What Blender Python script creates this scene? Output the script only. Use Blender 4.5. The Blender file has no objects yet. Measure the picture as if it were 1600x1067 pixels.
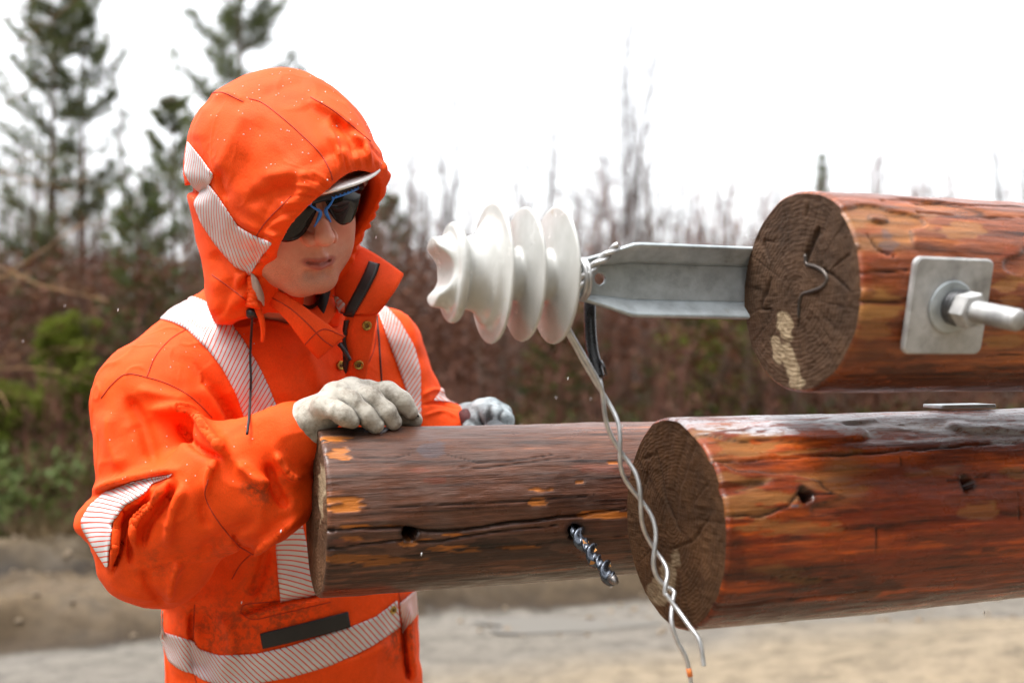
import bpy, math, random
import numpy as np
from mathutils import Vector, Matrix
from mathutils.bvhtree import BVHTree

# ------------------------------------------------------------------ camera, sky, sun, exposure
scene = bpy.context.scene
COL = scene.collection
FPX, HZ, CAMZ = 35.0 / 36.0 * 1600, 560.0, 1.45      # focal length in photo pixels, horizon row, eye height (m)
cam_d = bpy.data.cameras.new("camera")
cam = bpy.data.objects.new("camera", cam_d)
COL.objects.link(cam)
cam.location = (0, 0, CAMZ)
cam.rotation_euler = (math.radians(90), 0, 0)
cam_d.lens, cam_d.sensor_width = 35.0, 36.0
cam_d.shift_y = (HZ - 533.5) / 1600.0
cam_d.clip_start, cam_d.clip_end = 0.05, 2000
cam_d.dof.use_dof = True
cam_d.dof.focus_distance = 1.27
cam_d.dof.aperture_fstop = 2.7
scene.camera = cam

SUN_EL, SUN_ROT = math.radians(70), math.radians(-110)
world = bpy.data.worlds.new("World")
scene.world = world
world.use_nodes = True
wn = world.node_tree.nodes
wl = world.node_tree.links
sky = wn.new("ShaderNodeTexSky")
sky.sky_type = 'NISHITA'
sky.sun_disc = False
sky.sun_elevation, sky.sun_rotation = SUN_EL, SUN_ROT
sky.dust_density, sky.air_density, sky.ozone_density = 4.0, 1.0, 1.0
hs = wn.new("ShaderNodeHueSaturation")               # an overcast sky: the blue greyed out
hs.inputs["Saturation"].default_value = 0.12
wl.new(sky.outputs[0], hs.inputs["Color"])
wl.new(hs.outputs[0], wn["Background"].inputs[0])
wn["Background"].inputs[1].default_value = 0.15

sun_d = bpy.data.lights.new("sun", 'SUN')
sun_d.energy, sun_d.angle, sun_d.color = 0.8, math.radians(25), (1.0, 0.96, 0.9)
sun = bpy.data.objects.new("sun", sun_d)
COL.objects.link(sun)
_sd = Vector((math.sin(SUN_ROT) * math.cos(SUN_EL), math.cos(SUN_ROT) * math.cos(SUN_EL), math.sin(SUN_EL)))
sun.rotation_euler = (-_sd).to_track_quat('-Z', 'Y').to_euler()
sun.location = (0, 0, 20)

scene.view_settings.view_transform = 'Standard'
scene.view_settings.look = 'None'
scene.view_settings.exposure = 1.82
scene.view_settings.gamma = 1.0

# ------------------------------------------------------------------ helpers: points, noise, meshes, materials
def W(px, py, d):
    return np.array([(px - 800) / FPX * d, d, CAMZ + (HZ - py) / FPX * d])

def pix(v):
    return 800 + FPX * v[..., 0] / v[..., 1], HZ - FPX * (v[..., 2] - CAMZ) / v[..., 1]

_rng = np.random.default_rng(7)
_LAT = _rng.random((32, 32, 32)).astype(np.float32)

def vnoise(p, scale, seed=0):
    """smooth value noise in -1..1 at points p (N,3)"""
    q = np.asarray(p, dtype=np.float64) * scale + np.array([seed * 7.31, seed * 3.7, seed * 5.13]) + 100
    i = np.floor(q).astype(int)
    f = q - i
    f = f * f * (3 - 2 * f)
    out = 0
    for dx in (0, 1):
        wx = f[:, 0] if dx else 1 - f[:, 0]
        for dy in (0, 1):
            wy = f[:, 1] if dy else 1 - f[:, 1]
            for dz in (0, 1):
                wz = f[:, 2] if dz else 1 - f[:, 2]
                out = out + wx * wy * wz * _LAT[(i[:, 0] + dx) % 32, (i[:, 1] + dy) % 32, (i[:, 2] + dz) % 32]
    return out * 2 - 1

def resample(pts, n):
    pts = np.asarray(pts, float)
    seg = np.linalg.norm(np.diff(pts, axis=0), axis=1)
    t = np.concatenate([[0], np.cumsum(seg)])
    u = np.linspace(0, t[-1], n)
    return np.stack([np.interp(u, t, pts[:, k]) for k in range(pts.shape[1])], 1)

def catmull(pts, n):
    """smooth curve through pts, n samples"""
    p = np.asarray(pts, float)
    p = np.vstack([2 * p[0] - p[1], p, 2 * p[-1] - p[-2]])
    out = []
    m = len(p) - 3
    for u in np.linspace(0, m - 1e-9, n):
        i = int(u); t = u - i
        a, b, c, d = p[i:i + 4]
        out.append(0.5 * (2 * b + (c - a) * t + (2 * a - 5 * b + 4 * c - d) * t * t + (3 * b - a - 3 * c + d) * t ** 3))
    return np.array(out)

def polydist(x, y, poly):
    """distance from 2-D points to a polyline, and the fraction along it"""
    poly = np.asarray(poly, float)
    seg = np.linalg.norm(np.diff(poly, axis=0), axis=1)
    acc = np.concatenate([[0], np.cumsum(seg)])
    best = np.full(np.shape(x), 1e9); tt = np.zeros(np.shape(x))
    for k in range(len(poly) - 1):
        ax, ay = poly[k]; bx, by = poly[k + 1]
        dx, dy = bx - ax, by - ay
        h = np.clip(((x - ax) * dx + (y - ay) * dy) / (dx * dx + dy * dy + 1e-12), 0, 1)
        d = np.hypot(x - ax - h * dx, y - ay - h * dy)
        m = d < best
        best = np.where(m, d, best)
        tt = np.where(m, (acc[k] + h * seg[k]) / acc[-1], tt)
    return best, tt

def mesh_obj(name, verts, faces, mat, parent=None, origin=None, smooth=True, attrs=None):
    """one mesh object; verts are world coordinates (numpy), faces a list or an (N,k) array"""
    verts = np.asarray(verts, float)
    if parent is not None:
        o = np.array(parent['_base'])
    else:
        o = np.array(origin if origin is not None else (0, 0, 0), float)
    me = bpy.data.meshes.new(name)
    if isinstance(faces, np.ndarray):
        n, k = faces.shape
        me.vertices.add(len(verts))
        me.vertices.foreach_set("co", (verts - o).astype(np.float32).ravel())
        me.loops.add(n * k)
        me.loops.foreach_set("vertex_index", faces.astype(np.int32).ravel())
        me.polygons.add(n)
        me.polygons.foreach_set("loop_start", np.arange(0, n * k, k, dtype=np.int32))
        me.update(calc_edges=True)
    else:
        me.from_pydata((verts - o).tolist(), [], [tuple(int(i) for i in f) for f in faces])
    if attrs:
        for an, av in attrs.items():
            av = np.asarray(av, np.float32)
            if av.ndim == 1:
                a = me.attributes.new(an, 'FLOAT', 'POINT'); a.data.foreach_set("value", av)
            else:
                a = me.attributes.new(an, 'FLOAT_VECTOR', 'POINT'); a.data.foreach_set("vector", av.ravel())
    me.polygons.foreach_set("use_smooth", np.full(len(me.polygons), smooth))
    me.validate()
    for m in (mat if isinstance(mat, (list, tuple)) else [mat]):
        me.materials.append(m)
    ob = bpy.data.objects.new(name, me)
    COL.objects.link(ob)
    if parent is not None:
        ob.parent = parent
        ob['_base'] = [float(v) for v in parent['_base']]
    else:
        ob.location = o
        ob['_base'] = [float(v) for v in o]
    return ob

def thing(name, base, label, cat, group=None):
    e = bpy.data.objects.new(name, None)
    COL.objects.link(e)
    e.location = base
    e.empty_display_size = 0.1
    e['_base'] = [float(v) for v in base]
    e['label'], e['category'] = label, cat
    if group: e['group'] = group
    return e

def tag(o, label=None, cat=None, group=None, kind=None):
    if label: o['label'] = label
    if cat: o['category'] = cat
    if group: o['group'] = group
    if kind: o['kind'] = kind
    return o

def solid(ob, t, offset=0.0):
    m = ob.modifiers.new("thickness", 'SOLIDIFY'); m.thickness = t; m.offset = offset
    return ob

def subsurf(ob, n=2):
    m = ob.modifiers.new("smooth", 'SUBSURF'); m.levels = n; m.render_levels = n
    return ob

def grid_faces(nu, nv, wrap_v=False):
    """quads of a (nu, nv) vertex grid"""
    i, j = np.meshgrid(np.arange(nu - 1), np.arange(nv if wrap_v else nv - 1), indexing='ij')
    j2 = (j + 1) % nv
    return np.stack([i * nv + j, i * nv + j2, (i + 1) * nv + j2, (i + 1) * nv + j], -1).reshape(-1, 4)

def tube(pts, r, sides=8, caps=True):
    """swept tube along pts; r scalar or per point -> verts, faces(list)"""
    pts = np.asarray(pts, float); n = len(pts)
    r = np.broadcast_to(np.asarray(r, float), (n,))
    t = np.gradient(pts, axis=0); t /= np.linalg.norm(t, axis=1)[:, None] + 1e-12
    up = np.array([0, 0, 1.0]) if abs(t[0][2]) < .9 else np.array([1.0, 0, 0])
    u = np.cross(up, t[0]); u /= np.linalg.norm(u)
    V = []
    ang = np.arange(sides) / sides * 2 * np.pi
    for k in range(n):
        u = u - t[k] * np.dot(u, t[k]); u /= np.linalg.norm(u) + 1e-12
        v = np.cross(t[k], u)
        V.append(pts[k] + r[k] * (np.cos(ang)[:, None] * u + np.sin(ang)[:, None] * v))
    V = np.vstack(V)
    Fq = grid_faces(n, sides, True).tolist()
    if caps:
        Fq.append(list(range(sides))[::-1]); Fq.append([(n - 1) * sides + k for k in range(sides)])
    return V, Fq

class MB:
    """collects pieces of ONE mesh"""
    def __init__(s): s.v = []; s.f = []; s.n = 0
    def add(s, v, f):
        v = np.asarray(v, float)
        s.v.append(v); s.f += [[i + s.n for i in q] for q in (f.tolist() if isinstance(f, np.ndarray) else f)]
        s.n += len(v)
        return s
    def build(s, name, mat, parent=None, **kw):
        return mesh_obj(name, np.vstack(s.v), s.f, mat, parent, **kw)

def frame_pts(c, ax, ay, az, local):
    local = np.asarray(local, float)
    return np.asarray(c) + local[:, :1] * ax + local[:, 1:2] * ay + local[:, 2:3] * az

def lathe(prof, c, ax, sides=32):
    """profile [(x along ax, radius)] spun about ax"""
    ax = np.asarray(ax, float); ax = ax / np.linalg.norm(ax)
    up = np.array([0, 0, 1.0]) if abs(ax[2]) < .9 else np.array([1.0, 0, 0])
    u = np.cross(up, ax); u /= np.linalg.norm(u); w = np.cross(ax, u)
    a = np.arange(sides) / sides * 2 * np.pi
    V = np.vstack([np.asarray(c) + x * ax + r * (np.cos(a)[:, None] * u + np.sin(a)[:, None] * w) for x, r in prof])
    f = grid_faces(len(prof), sides, True).tolist()
    f.append(list(range(sides))[::-1]); f.append([(len(prof) - 1) * sides + k for k in range(sides)])
    return V, f

# --- signed distance fields and their surface
def sd_cap(P, a, b, ra, rb=None):
    rb = ra if rb is None else rb
    a = np.asarray(a, np.float32); b = np.asarray(b, np.float32)
    ba = b - a; L = float(ba @ ba) + 1e-12
    X, Y, Z = P[0] - a[0], P[1] - a[1], P[2] - a[2]
    h = np.clip((X * ba[0] + Y * ba[1] + Z * ba[2]) / L, 0, 1)
    return np.sqrt((X - h * ba[0]) ** 2 + (Y - h * ba[1]) ** 2 + (Z - h * ba[2]) ** 2) - (ra + (rb - ra) * h)

def sd_ell(P, c, r, M=None):
    X, Y, Z = P[0] - c[0], P[1] - c[1], P[2] - c[2]
    if M is not None:
        X, Y, Z = (M[0][0] * X + M[1][0] * Y + M[2][0] * Z, M[0][1] * X + M[1][1] * Y + M[2][1] * Z, M[0][2] * X + M[1][2] * Y + M[2][2] * Z)
    k = np.sqrt((X / r[0]) ** 2 + (Y / r[1]) ** 2 + (Z / r[2]) ** 2)
    g = np.sqrt((X / r[0] ** 2) ** 2 + (Y / r[1] ** 2) ** 2 + (Z / r[2] ** 2) ** 2) + 1e-6
    return k * (k - 1) / g

def smin(a, b, k):
    h = np.clip(0.5 + 0.5 * (b - a) / k, 0, 1)
    return b + (a - b) * h - k * h * (1 - h)

def smax(a, b, k): return -smin(-a, -b, k)

def surf_nets(f, xs, ys, zs, smooth=1):
    """naive surface nets on a rectilinear grid -> verts, quads"""
    s = f < 0
    nx, ny, nz = f.shape
    c = np.zeros((nx - 1, ny - 1, nz - 1), np.int8)
    for dx in (0, 1):
        for dy in (0, 1):
            for dz in (0, 1):
                c += s[dx:nx - 1 + dx, dy:ny - 1 + dy, dz:nz - 1 + dz]
    I, J, K = np.nonzero((c > 0) & (c < 8))
    idx = -np.ones(c.shape, np.int64); idx[I, J, K] = np.arange(len(I))
    acc = np.zeros((len(I), 3)); cnt = np.zeros(len(I))
    G = (xs, ys, zs); B = (I, J, K)
    for ax in range(3):
        o1, o2 = [a for a in range(3) if a != ax]
        for u in (0, 1):
            for v in (0, 1):
                p = [B[0].copy(), B[1].copy(), B[2].copy()]; p[o1] = p[o1] + u; p[o2] = p[o2] + v
                q = [a.copy() for a in p]; q[ax] = q[ax] + 1
                fa, fb = f[tuple(p)].astype(float), f[tuple(q)].astype(float)
                m = (fa < 0) != (fb < 0)
                t = np.where(m, fa / np.where(m, fa - fb, 1), 0)
                for a in range(3):
                    if a == ax: val = G[a][p[a]] + t * (G[a][q[a]] - G[a][p[a]])
                    else: val = G[a][p[a]]
                    acc[:, a] += np.where(m, val, 0)
                cnt += m
    V = acc / cnt[:, None]
    Q = []
    for ax in range(3):
        o1, o2 = [(1, 2), (2, 0), (0, 1)][ax]
        sl0 = [slice(None)] * 3; sl1 = [slice(None)] * 3
        sl0[ax] = slice(0, -1); sl1[ax] = slice(1, None)
        a, b = s[tuple(sl0)], s[tuple(sl1)]
        for flip, m in ((False, a & ~b), (True, ~a & b)):
            e = list(np.nonzero(m))
            ok = (e[o1] > 0) & (e[o2] > 0) & (e[o1] < f.shape[o1] - 1) & (e[o2] < f.shape[o2] - 1)
            e = [x[ok] for x in e]
            def cell(d1, d2):
                r = [x.copy() for x in e]; r[o1] = r[o1] + d1; r[o2] = r[o2] + d2
                return idx[tuple(r)]
            q = np.stack([cell(-1, -1), cell(0, -1), cell(0, 0), cell(-1, 0)], 1)
            Q.append(q[:, ::-1] if flip else q)
    Q = np.vstack(Q)
    Q = Q[(Q >= 0).all(1)]
    if smooth:
        V = lap(V, Q, smooth)
    return V, Q

def lap(V, Q, n, lam=0.5):
    E = np.vstack([Q[:, [k, (k + 1) % Q.shape[1]]] for k in range(Q.shape[1])])
    E = np.vstack([E, E[:, ::-1]])
    deg = np.bincount(E[:, 0], minlength=len(V)).astype(float)
    for it in range(n):
        for l in (lam, -lam * 1.03) if n > 1 else (lam,):
            S = np.stack([np.bincount(E[:, 0], weights=V[E[:, 1], k], minlength=len(V)) for k in range(3)], 1)
            V = V + l * (S / np.maximum(deg, 1)[:, None] - V) * (deg > 0)[:, None]
    return V

def subdivide(V, Q):
    E = np.vstack([Q[:, [k, (k + 1) % 4]] for k in range(4)]); Es = np.sort(E, 1)
    U, inv = np.unique(Es[:, 0] * (len(V) + 1) + Es[:, 1], return_inverse=True)
    a, b = U // (len(V) + 1), U % (len(V) + 1)
    n, m, q = len(V), len(U), len(Q)
    NV = np.vstack([V, (V[a] + V[b]) / 2, V[Q].mean(1)])
    e = inv.reshape(4, q).T + n; c = np.arange(q) + n + m
    return NV, np.vstack([np.stack([Q[:, k], e[:, k], c, e[:, (k - 1) % 4]], 1) for k in range(4)])

def vnormals(V, Q):
    n = np.cross(V[Q[:, 2]] - V[Q[:, 0]], V[Q[:, 3]] - V[Q[:, 1]])
    N = np.zeros_like(V)
    for k in range(4):
        for a in range(3):
            N[:, a] += np.bincount(Q[:, k], weights=n[:, a], minlength=len(V))
    return N / (np.linalg.norm(N, axis=1)[:, None] + 1e-12)

def axes(lo, hi, h):
    return tuple(np.arange(a, b + h, h, dtype=np.float32) for a, b in zip(lo, hi))

def open_grid(xs, ys, zs):
    return (xs[:, None, None].astype(np.float32), ys[None, :, None].astype(np.float32), zs[None, None, :].astype(np.float32))

# --- materials
def nt(name):
    m = bpy.data.materials.new(name); m.use_nodes = True
    return m, m.node_tree.nodes, m.node_tree.links, m.node_tree.nodes["Principled BSDF"]

def ramp(n, stops, interp='LINEAR'):
    r = n.new("ShaderNodeValToRGB"); cr = r.color_ramp; cr.interpolation = interp
    while len(cr.elements) < len(stops): cr.elements.new(0.5)
    for e, (p, c) in zip(cr.elements, stops):
        e.position = p; e.color = (*c, 1) if len(c) == 3 else c
    return r

def g(v): return (v, v, v)

def noise_node(n, l, vec, scale, detail=4, rough=.55, sv=None):
    t = n.new("ShaderNodeTexNoise"); t.inputs["Scale"].default_value = scale
    t.inputs["Detail"].default_value = detail; t.inputs["Roughness"].default_value = rough
    if vec is not None:
        if sv is not None:
            mp = n.new("ShaderNodeMapping"); mp.inputs["Scale"].default_value = sv
            l.new(vec, mp.inputs[0]); vec = mp.outputs[0]
        l.new(vec, t.inputs["Vector"])
    return t.outputs["Fac"]

def mixc(n, l, fac, a, b, blend='MIX'):
    m = n.new("ShaderNodeMix"); m.data_type = 'RGBA'; m.blend_type = blend
    for s, v in ((m.inputs[0], fac), (m.inputs[6], a), (m.inputs[7], b)):
        if isinstance(v, (int, float)): s.default_value = v
        elif isinstance(v, tuple): s.default_value = (*v, 1) if len(v) == 3 else v
        else: l.new(v, s)
    return m.outputs[2]

def mth(n, l, op, a, b=0.0, clamp=False):
    m = n.new("ShaderNodeMath"); m.operation = op; m.use_clamp = clamp
    for s, v in ((m.inputs[0], a), (m.inputs[1], b)):
        if isinstance(v, (int, float)): s.default_value = v
        else: l.new(v, s)
    return m.outputs[0]

def bump(n, l, p, h, strength, dist):
    b = n.new("ShaderNodeBump"); b.inputs["Strength"].default_value = strength; b.inputs["Distance"].default_value = dist
    l.new(h, b.inputs["Height"]); l.new(b.outputs[0], p.inputs["Normal"])
    return b

def attr(n, name, out="Fac"):
    a = n.new("ShaderNodeAttribute"); a.attribute_name = name
    return a.outputs[out]

def objco(n): return n.new("ShaderNodeTexCoord").outputs["Object"]

def plain(name, col, rough=.5, metal=0.0, var=.25, scale=60, bmp=0.0, bscale=300, spec=None, **kw):
    """a simple procedural surface: a colour broken up by noise, a little bump"""
    m, n, l, p = nt(name)
    co = objco(n)
    f = noise_node(n, l, co, scale, 5)
    r = ramp(n, [(.3, tuple(c * (1 - var) for c in col)), (.7, tuple(min(1, c * (1 + var)) for c in col))])
    l.new(f, r.inputs[0]); l.new(r.outputs[0], p.inputs["Base Color"])
    rr = ramp(n, [(.3, g(max(0, rough - .08))), (.7, g(min(1, rough + .08)))])
    l.new(f, rr.inputs[0]); l.new(rr.outputs[0], p.inputs["Roughness"])
    p.inputs["Metallic"].default_value = metal
    if spec is not None: p.inputs["Specular IOR Level"].default_value = spec
    if bmp: bump(n, l, p, noise_node(n, l, co, bscale, 3), bmp, .001)
    for k, v in kw.items(): p.inputs[k].default_value = v
    return m
# ------------------------------------------------------------------ ground
def ground_z(x, y):
    p = np.stack([x, y, np.zeros_like(x)], 1)
    wob = vnoise(p * [0.5, 0.35, 1], 1.0, 3) * .22 + vnoise(p * [2.2, 1, 1], 1.0, 4) * .07
    yy = y - .30 * np.clip(x, -4, 4) + wob
    ss = lambda t: np.clip(t, 0, 1) ** 2 * (3 - 2 * np.clip(t, 0, 1))
    z = 0.02 * vnoise(p, 0.9, 1) + 0.010 * vnoise(p, 3.1, 2)
    # wheel ruts and the ploughed-up mud bank along the track
    z = z + .15 * ss((yy - 5.82) / .14) - .07 * ss((yy - 6.3) / .8) + .13 * ss((yy - 7.2) / .16) - .05 * ss((yy - 7.6) / .5)
    rough = np.clip((yy - 5.8) / .3, 0, 1)
    z = z + rough * (.05 * vnoise(p, 2.3, 5) + .055 * vnoise(p * [.6, 2.2, 1], 5.5, 6) + .026 * vnoise(p, 13, 7))
    z = z - .04 * np.exp(-((yy - 5.66) / .10) ** 2)
    z = z + np.clip((y - 8.0) * .06, 0, .5)
    # pale sand heap on the near right
    z = z + .30 * np.exp(-(((x - 2.6) / 1.3) ** 2 + ((y - 4.2) / .6) ** 2)) + .06 * np.exp(-((y - 5.0 - .1 * x) / .2) ** 2) * np.clip((x - .6) / .8, 0, 1)
    return z

def build_ground():
    xs = np.concatenate([[-600, -200, -80, -40, -22, -14], np.arange(-9, 9.01, .075), [14, 22, 40, 80, 200, 600]])
    ys = np.concatenate([[-60, -15, -5, -2, 0, 1, 2, 3, 3.6], np.arange(4, 9.5, .055), np.arange(9.6, 18, .4), [20, 26, 40, 70, 120, 250, 600, 1200]])
    X, Y = np.meshgrid(xs, ys, indexing='ij')
    x, y = X.ravel(), Y.ravel()
    V = np.stack([x, y, ground_z(x, y)], 1)
    m, n, l, p = nt("mud_track")
    co = objco(n)
    sep = n.new("ShaderNodeSeparateXYZ"); l.new(co, sep.inputs[0])
    big = noise_node(n, l, co, 1.1, 6, .6)
    fine = noise_node(n, l, co, 8, 9, .74)
    yw = mth(n, l, 'ADD', sep.outputs[1], mth(n, l, 'MULTIPLY', mth(n, l, 'SUBTRACT', big, .5), .55))
    track = ramp(n, [(0, (.185, .145, .098)), (.20, (.175, .14, .097)), (.27, (.13, .115, .096)), (.425, (.135, .122, .104)), (.438, (.030, .019, .010)), (.452, (.055, .037, .020)), (.475, (.105, .074, .043)), (.60, (.092, .064, .037)), (.655, (.062, .042, .023)), (.672, (.018, .012, .007)), (.70, (.075, .053, .029)), (.80, (.055, .040, .021)), (.86, (.030, .023, .013))])  # darkest stops: damp soil and undercut shade painted in along the bank edges
    mr = n.new("ShaderNodeMapRange"); mr.inputs[1].default_value = 3.2; mr.inputs[2].default_value = 9.2
    yw = mth(n, l, 'SUBTRACT', yw, mth(n, l, 'MULTIPLY', sep.outputs[0], .30)); l.new(yw, mr.inputs[0]); l.new(mr.outputs[0], track.inputs[0])
    spk = ramp(n, [(.32, g(.55)), (.5, g(1.0)), (.70, g(1.35))]); l.new(fine, spk.inputs[0])
    c = mixc(n, l, 1.0, track.outputs[0], spk.outputs[0], 'MULTIPLY')
    l.new(c, p.inputs["Base Color"])
    p.inputs["Specular IOR Level"].default_value = .2
    wet = ramp(n, [(.42, g(.85)), (.62, g(.5))]); l.new(big, wet.inputs[0]); l.new(wet.outputs[0], p.inputs["Roughness"])
    bump(n, l, p, fine, .6, .02)
    ob = mesh_obj("ground", V, grid_faces(len(xs), len(ys))[:, ::-1], m)
    tag(ob, "muddy sand track with ruts", None, None, 'structure')
    # shallow puddle lying in the wheel track
    m2, n, l, p = nt("puddle_water")
    p.inputs["Base Color"].default_value = (.13, .12, .105, 1); p.inputs["Roughness"].default_value = .5; p.inputs["Specular IOR Level"].default_value = .3
    a = np.arange(40) / 40 * 2 * np.pi
    rr = 1 + .22 * np.sin(3 * a + 1) + .12 * np.sin(5 * a)
    c = W(870, 985, 5.4)
    px, py = c[0] + 0.45 * rr * np.cos(a), c[1] + .16 * rr * np.sin(a)
    V = np.stack([px, py, np.full(40, ground_z(px, py).max() + .004)], 1)
    tag(mesh_obj("puddle", V, [list(range(40))], m2), "shallow puddle in the wheel track", None, None, 'structure')

build_ground()

# ------------------------------------------------------------------ the three tarred poles
TH = math.radians(18.7)
AX = np.array([math.cos(TH), math.sin(TH), 0.0])        # along the poles, away to the right
BK = np.array([-math.sin(TH), math.cos(TH), 0.0])       # square to them, away from the camera
UP = np.array([0, 0, 1.0])

def cyl_hit(px, py, C, R):
    """photo pixel -> (x along the pole, angle) on the near surface of the pole"""
    d = np.array([(px - 800) / FPX, 1, (HZ - py) / FPX]); o = np.array([0, 0, CAMZ]) - C
    dy, dz = d @ BK, d[2]; oy, oz = o @ BK, o[2]
    a, b, c = dy * dy + dz * dz, 2 * (dy * oy + dz * oz), oy * oy + oz * oz - R * R
    disc = b * b - 4 * a * c
    t = (-b - math.sqrt(max(disc, 0))) / (2 * a)
    P = o + t * d
    return float(P @ AX), math.atan2(P @ BK, P[2])

def wood_mat(name, dark, mid, light, bare, seed, warm, grey, top_rough=.3):
    m, n, l, p = nt(name)
    cyl = attr(n, "cyl", "Vector")
    off = n.new("ShaderNodeMapping"); off.inputs["Location"].default_value = (seed * 3.1, seed * 1.7, seed)
    l.new(cyl, off.inputs[0]); v = off.outputs[0]
    streak = noise_node(n, l, v, 1, 8, .68, (5, 120, 120))
    patch = noise_node(n, l, v, 1, 7, .66, (3.2, 24, 24))
    fine = noise_node(n, l, v, 1, 4, .6, (45, 420, 200))
    blot = noise_node(n, l, v, 1, 4, .55, (22, 34, 30))
    base = ramp(n, [(.28, dark), (.43, mid), (.54, mid), (.68, light)])
    l.new(mth(n, l, 'ADD', mth(n, l, 'MULTIPLY', patch, .62), mth(n, l, 'MULTIPLY', streak, .38)), base.inputs[0])
    sk = ramp(n, [(.36, g(.16)), (.47, g(.85)), (.56, g(1.1)), (.68, g(1.7))]); l.new(streak, sk.inputs[0])
    c = mixc(n, l, .9, base.outputs[0], sk.outputs[0], 'MULTIPLY')
    fk = ramp(n, [(.3, g(.6)), (.55, g(1.1))]); l.new(fine, fk.inputs[0])
    c = mixc(n, l, .6, c, fk.outputs[0], 'MULTIPLY')
    wm = ramp(n, [(.52, g(0)), (.68, g(1))]); l.new(patch, wm.inputs[0])
    c = mixc(n, l, mth(n, l, 'MULTIPLY', wm.outputs[0], warm), c, light)
    gm = ramp(n, [(.45, g(0)), (.7, g(1))]); l.new(blot, gm.inputs[0])
    c = mixc(n, l, mth(n, l, 'MULTIPLY', gm.outputs[0], grey), c, (.16, .125, .11))
    # bare wood where the bark has been torn off, its fibres brighter and darker
    bw = ramp(n, [(.3, tuple(b * .55 for b in bare)), (.6, bare), (.75, tuple(min(1, b * 1.35) for b in bare))]); l.new(streak, bw.inputs[0])
    c = mixc(n, l, attr(n, "bare"), c, bw.outputs[0])
    c = mixc(n, l, attr(n, "red"), c, (.30, .03, .008))
    c = mixc(n, l, attr(n, "blue"), c, (.06, .075, .10))
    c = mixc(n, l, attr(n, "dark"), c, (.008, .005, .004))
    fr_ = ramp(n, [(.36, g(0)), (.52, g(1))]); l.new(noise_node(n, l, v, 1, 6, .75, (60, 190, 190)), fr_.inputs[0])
    c = mixc(n, l, mth(n, l, 'MULTIPLY', attr(n, "glare"), fr_.outputs[0]), c, (.50, .51, .54))  # white sky glare on wet bark, painted into the colour
    l.new(c, p.inputs["Base Color"])
    r = ramp(n, [(.3, g(top_rough - .06)), (.5, g(top_rough + .06)), (.75, g(top_rough + .26))]); l.new(blot, r.inputs[0])
    l.new(r.outputs[0], p.inputs["Roughness"])
    p.inputs["Specular IOR Level"].default_value = .22
    p.inputs["Coat Weight"].default_value = .22; p.inputs["Coat Roughness"].default_value = .14
    h = mth(n, l, 'ADD', mth(n, l, 'MULTIPLY', streak, .7), mth(n, l, 'MULTIPLY', fine, .4))
    bump(n, l, p, h, .9, .0034)
    return m

def cut_mat(name, base, seed):
    m, n, l, p = nt(name)
    cyl = attr(n, "cyl", "Vector")        # x,y on the face
    sep = n.new("ShaderNodeSeparateXYZ"); l.new(cyl, sep.inputs[0])
    warp = noise_node(n, l, cyl, 14, 3)
    r2 = mth(n, l, 'SQRT', mth(n, l, 'ADD', mth(n, l, 'POWER', mth(n, l, 'ABSOLUTE', sep.outputs[0]), 2.0), mth(n, l, 'POWER', mth(n, l, 'ABSOLUTE', sep.outputs[1]), 2.0)))
    ring = mth(n, l, 'SINE', mth(n, l, 'MULTIPLY', mth(n, l, 'ADD', r2, mth(n, l, 'MULTIPLY', warp, .030)), 1250))
    saw = noise_node(n, l, cyl, 1, 4, .6, (40, 330, 40))
    blot = noise_node(n, l, cyl, 22, 5, .6)
    a = ramp(n, [(.25, tuple(b * .35 for b in base)), (.5, base), (.78, tuple(b * 1.8 for b in base))])
    l.new(mth(n, l, 'ADD', mth(n, l, 'MULTIPLY', blot, .76), mth(n, l, 'MULTIPLY', saw, .24)), a.inputs[0])
    rg = ramp(n, [(.0, g(.88)), (1, g(1.06))]); l.new(mth(n, l, 'ADD', mth(n, l, 'MULTIPLY', ring, .5), .5), rg.inputs[0])
    c = mixc(n, l, .8, a.outputs[0], rg.outputs[0], 'MULTIPLY')
    pw = ramp(n, [(.3, (.15, .105, .06)), (.6, (.31, .24, .155))]); l.new(saw, pw.inputs[0])
    c = mixc(n, l, attr(n, "bare"), c, pw.outputs[0])
    c = mixc(n, l, attr(n, "dark"), c, (.012, .008, .006))
    l.new(c, p.inputs["Base Color"])
    p.inputs["Roughness"].default_value = .8; p.inputs["Specular IOR Level"].default_value = .15
    bump(n, l, p, mth(n, l, 'ADD', mth(n, l, 'MULTIPLY', saw, .6), mth(n, l, 'ADD', blot, mth(n, l, 'MULTIPLY', ring, .07))), .9, .0022)
    return m

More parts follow.
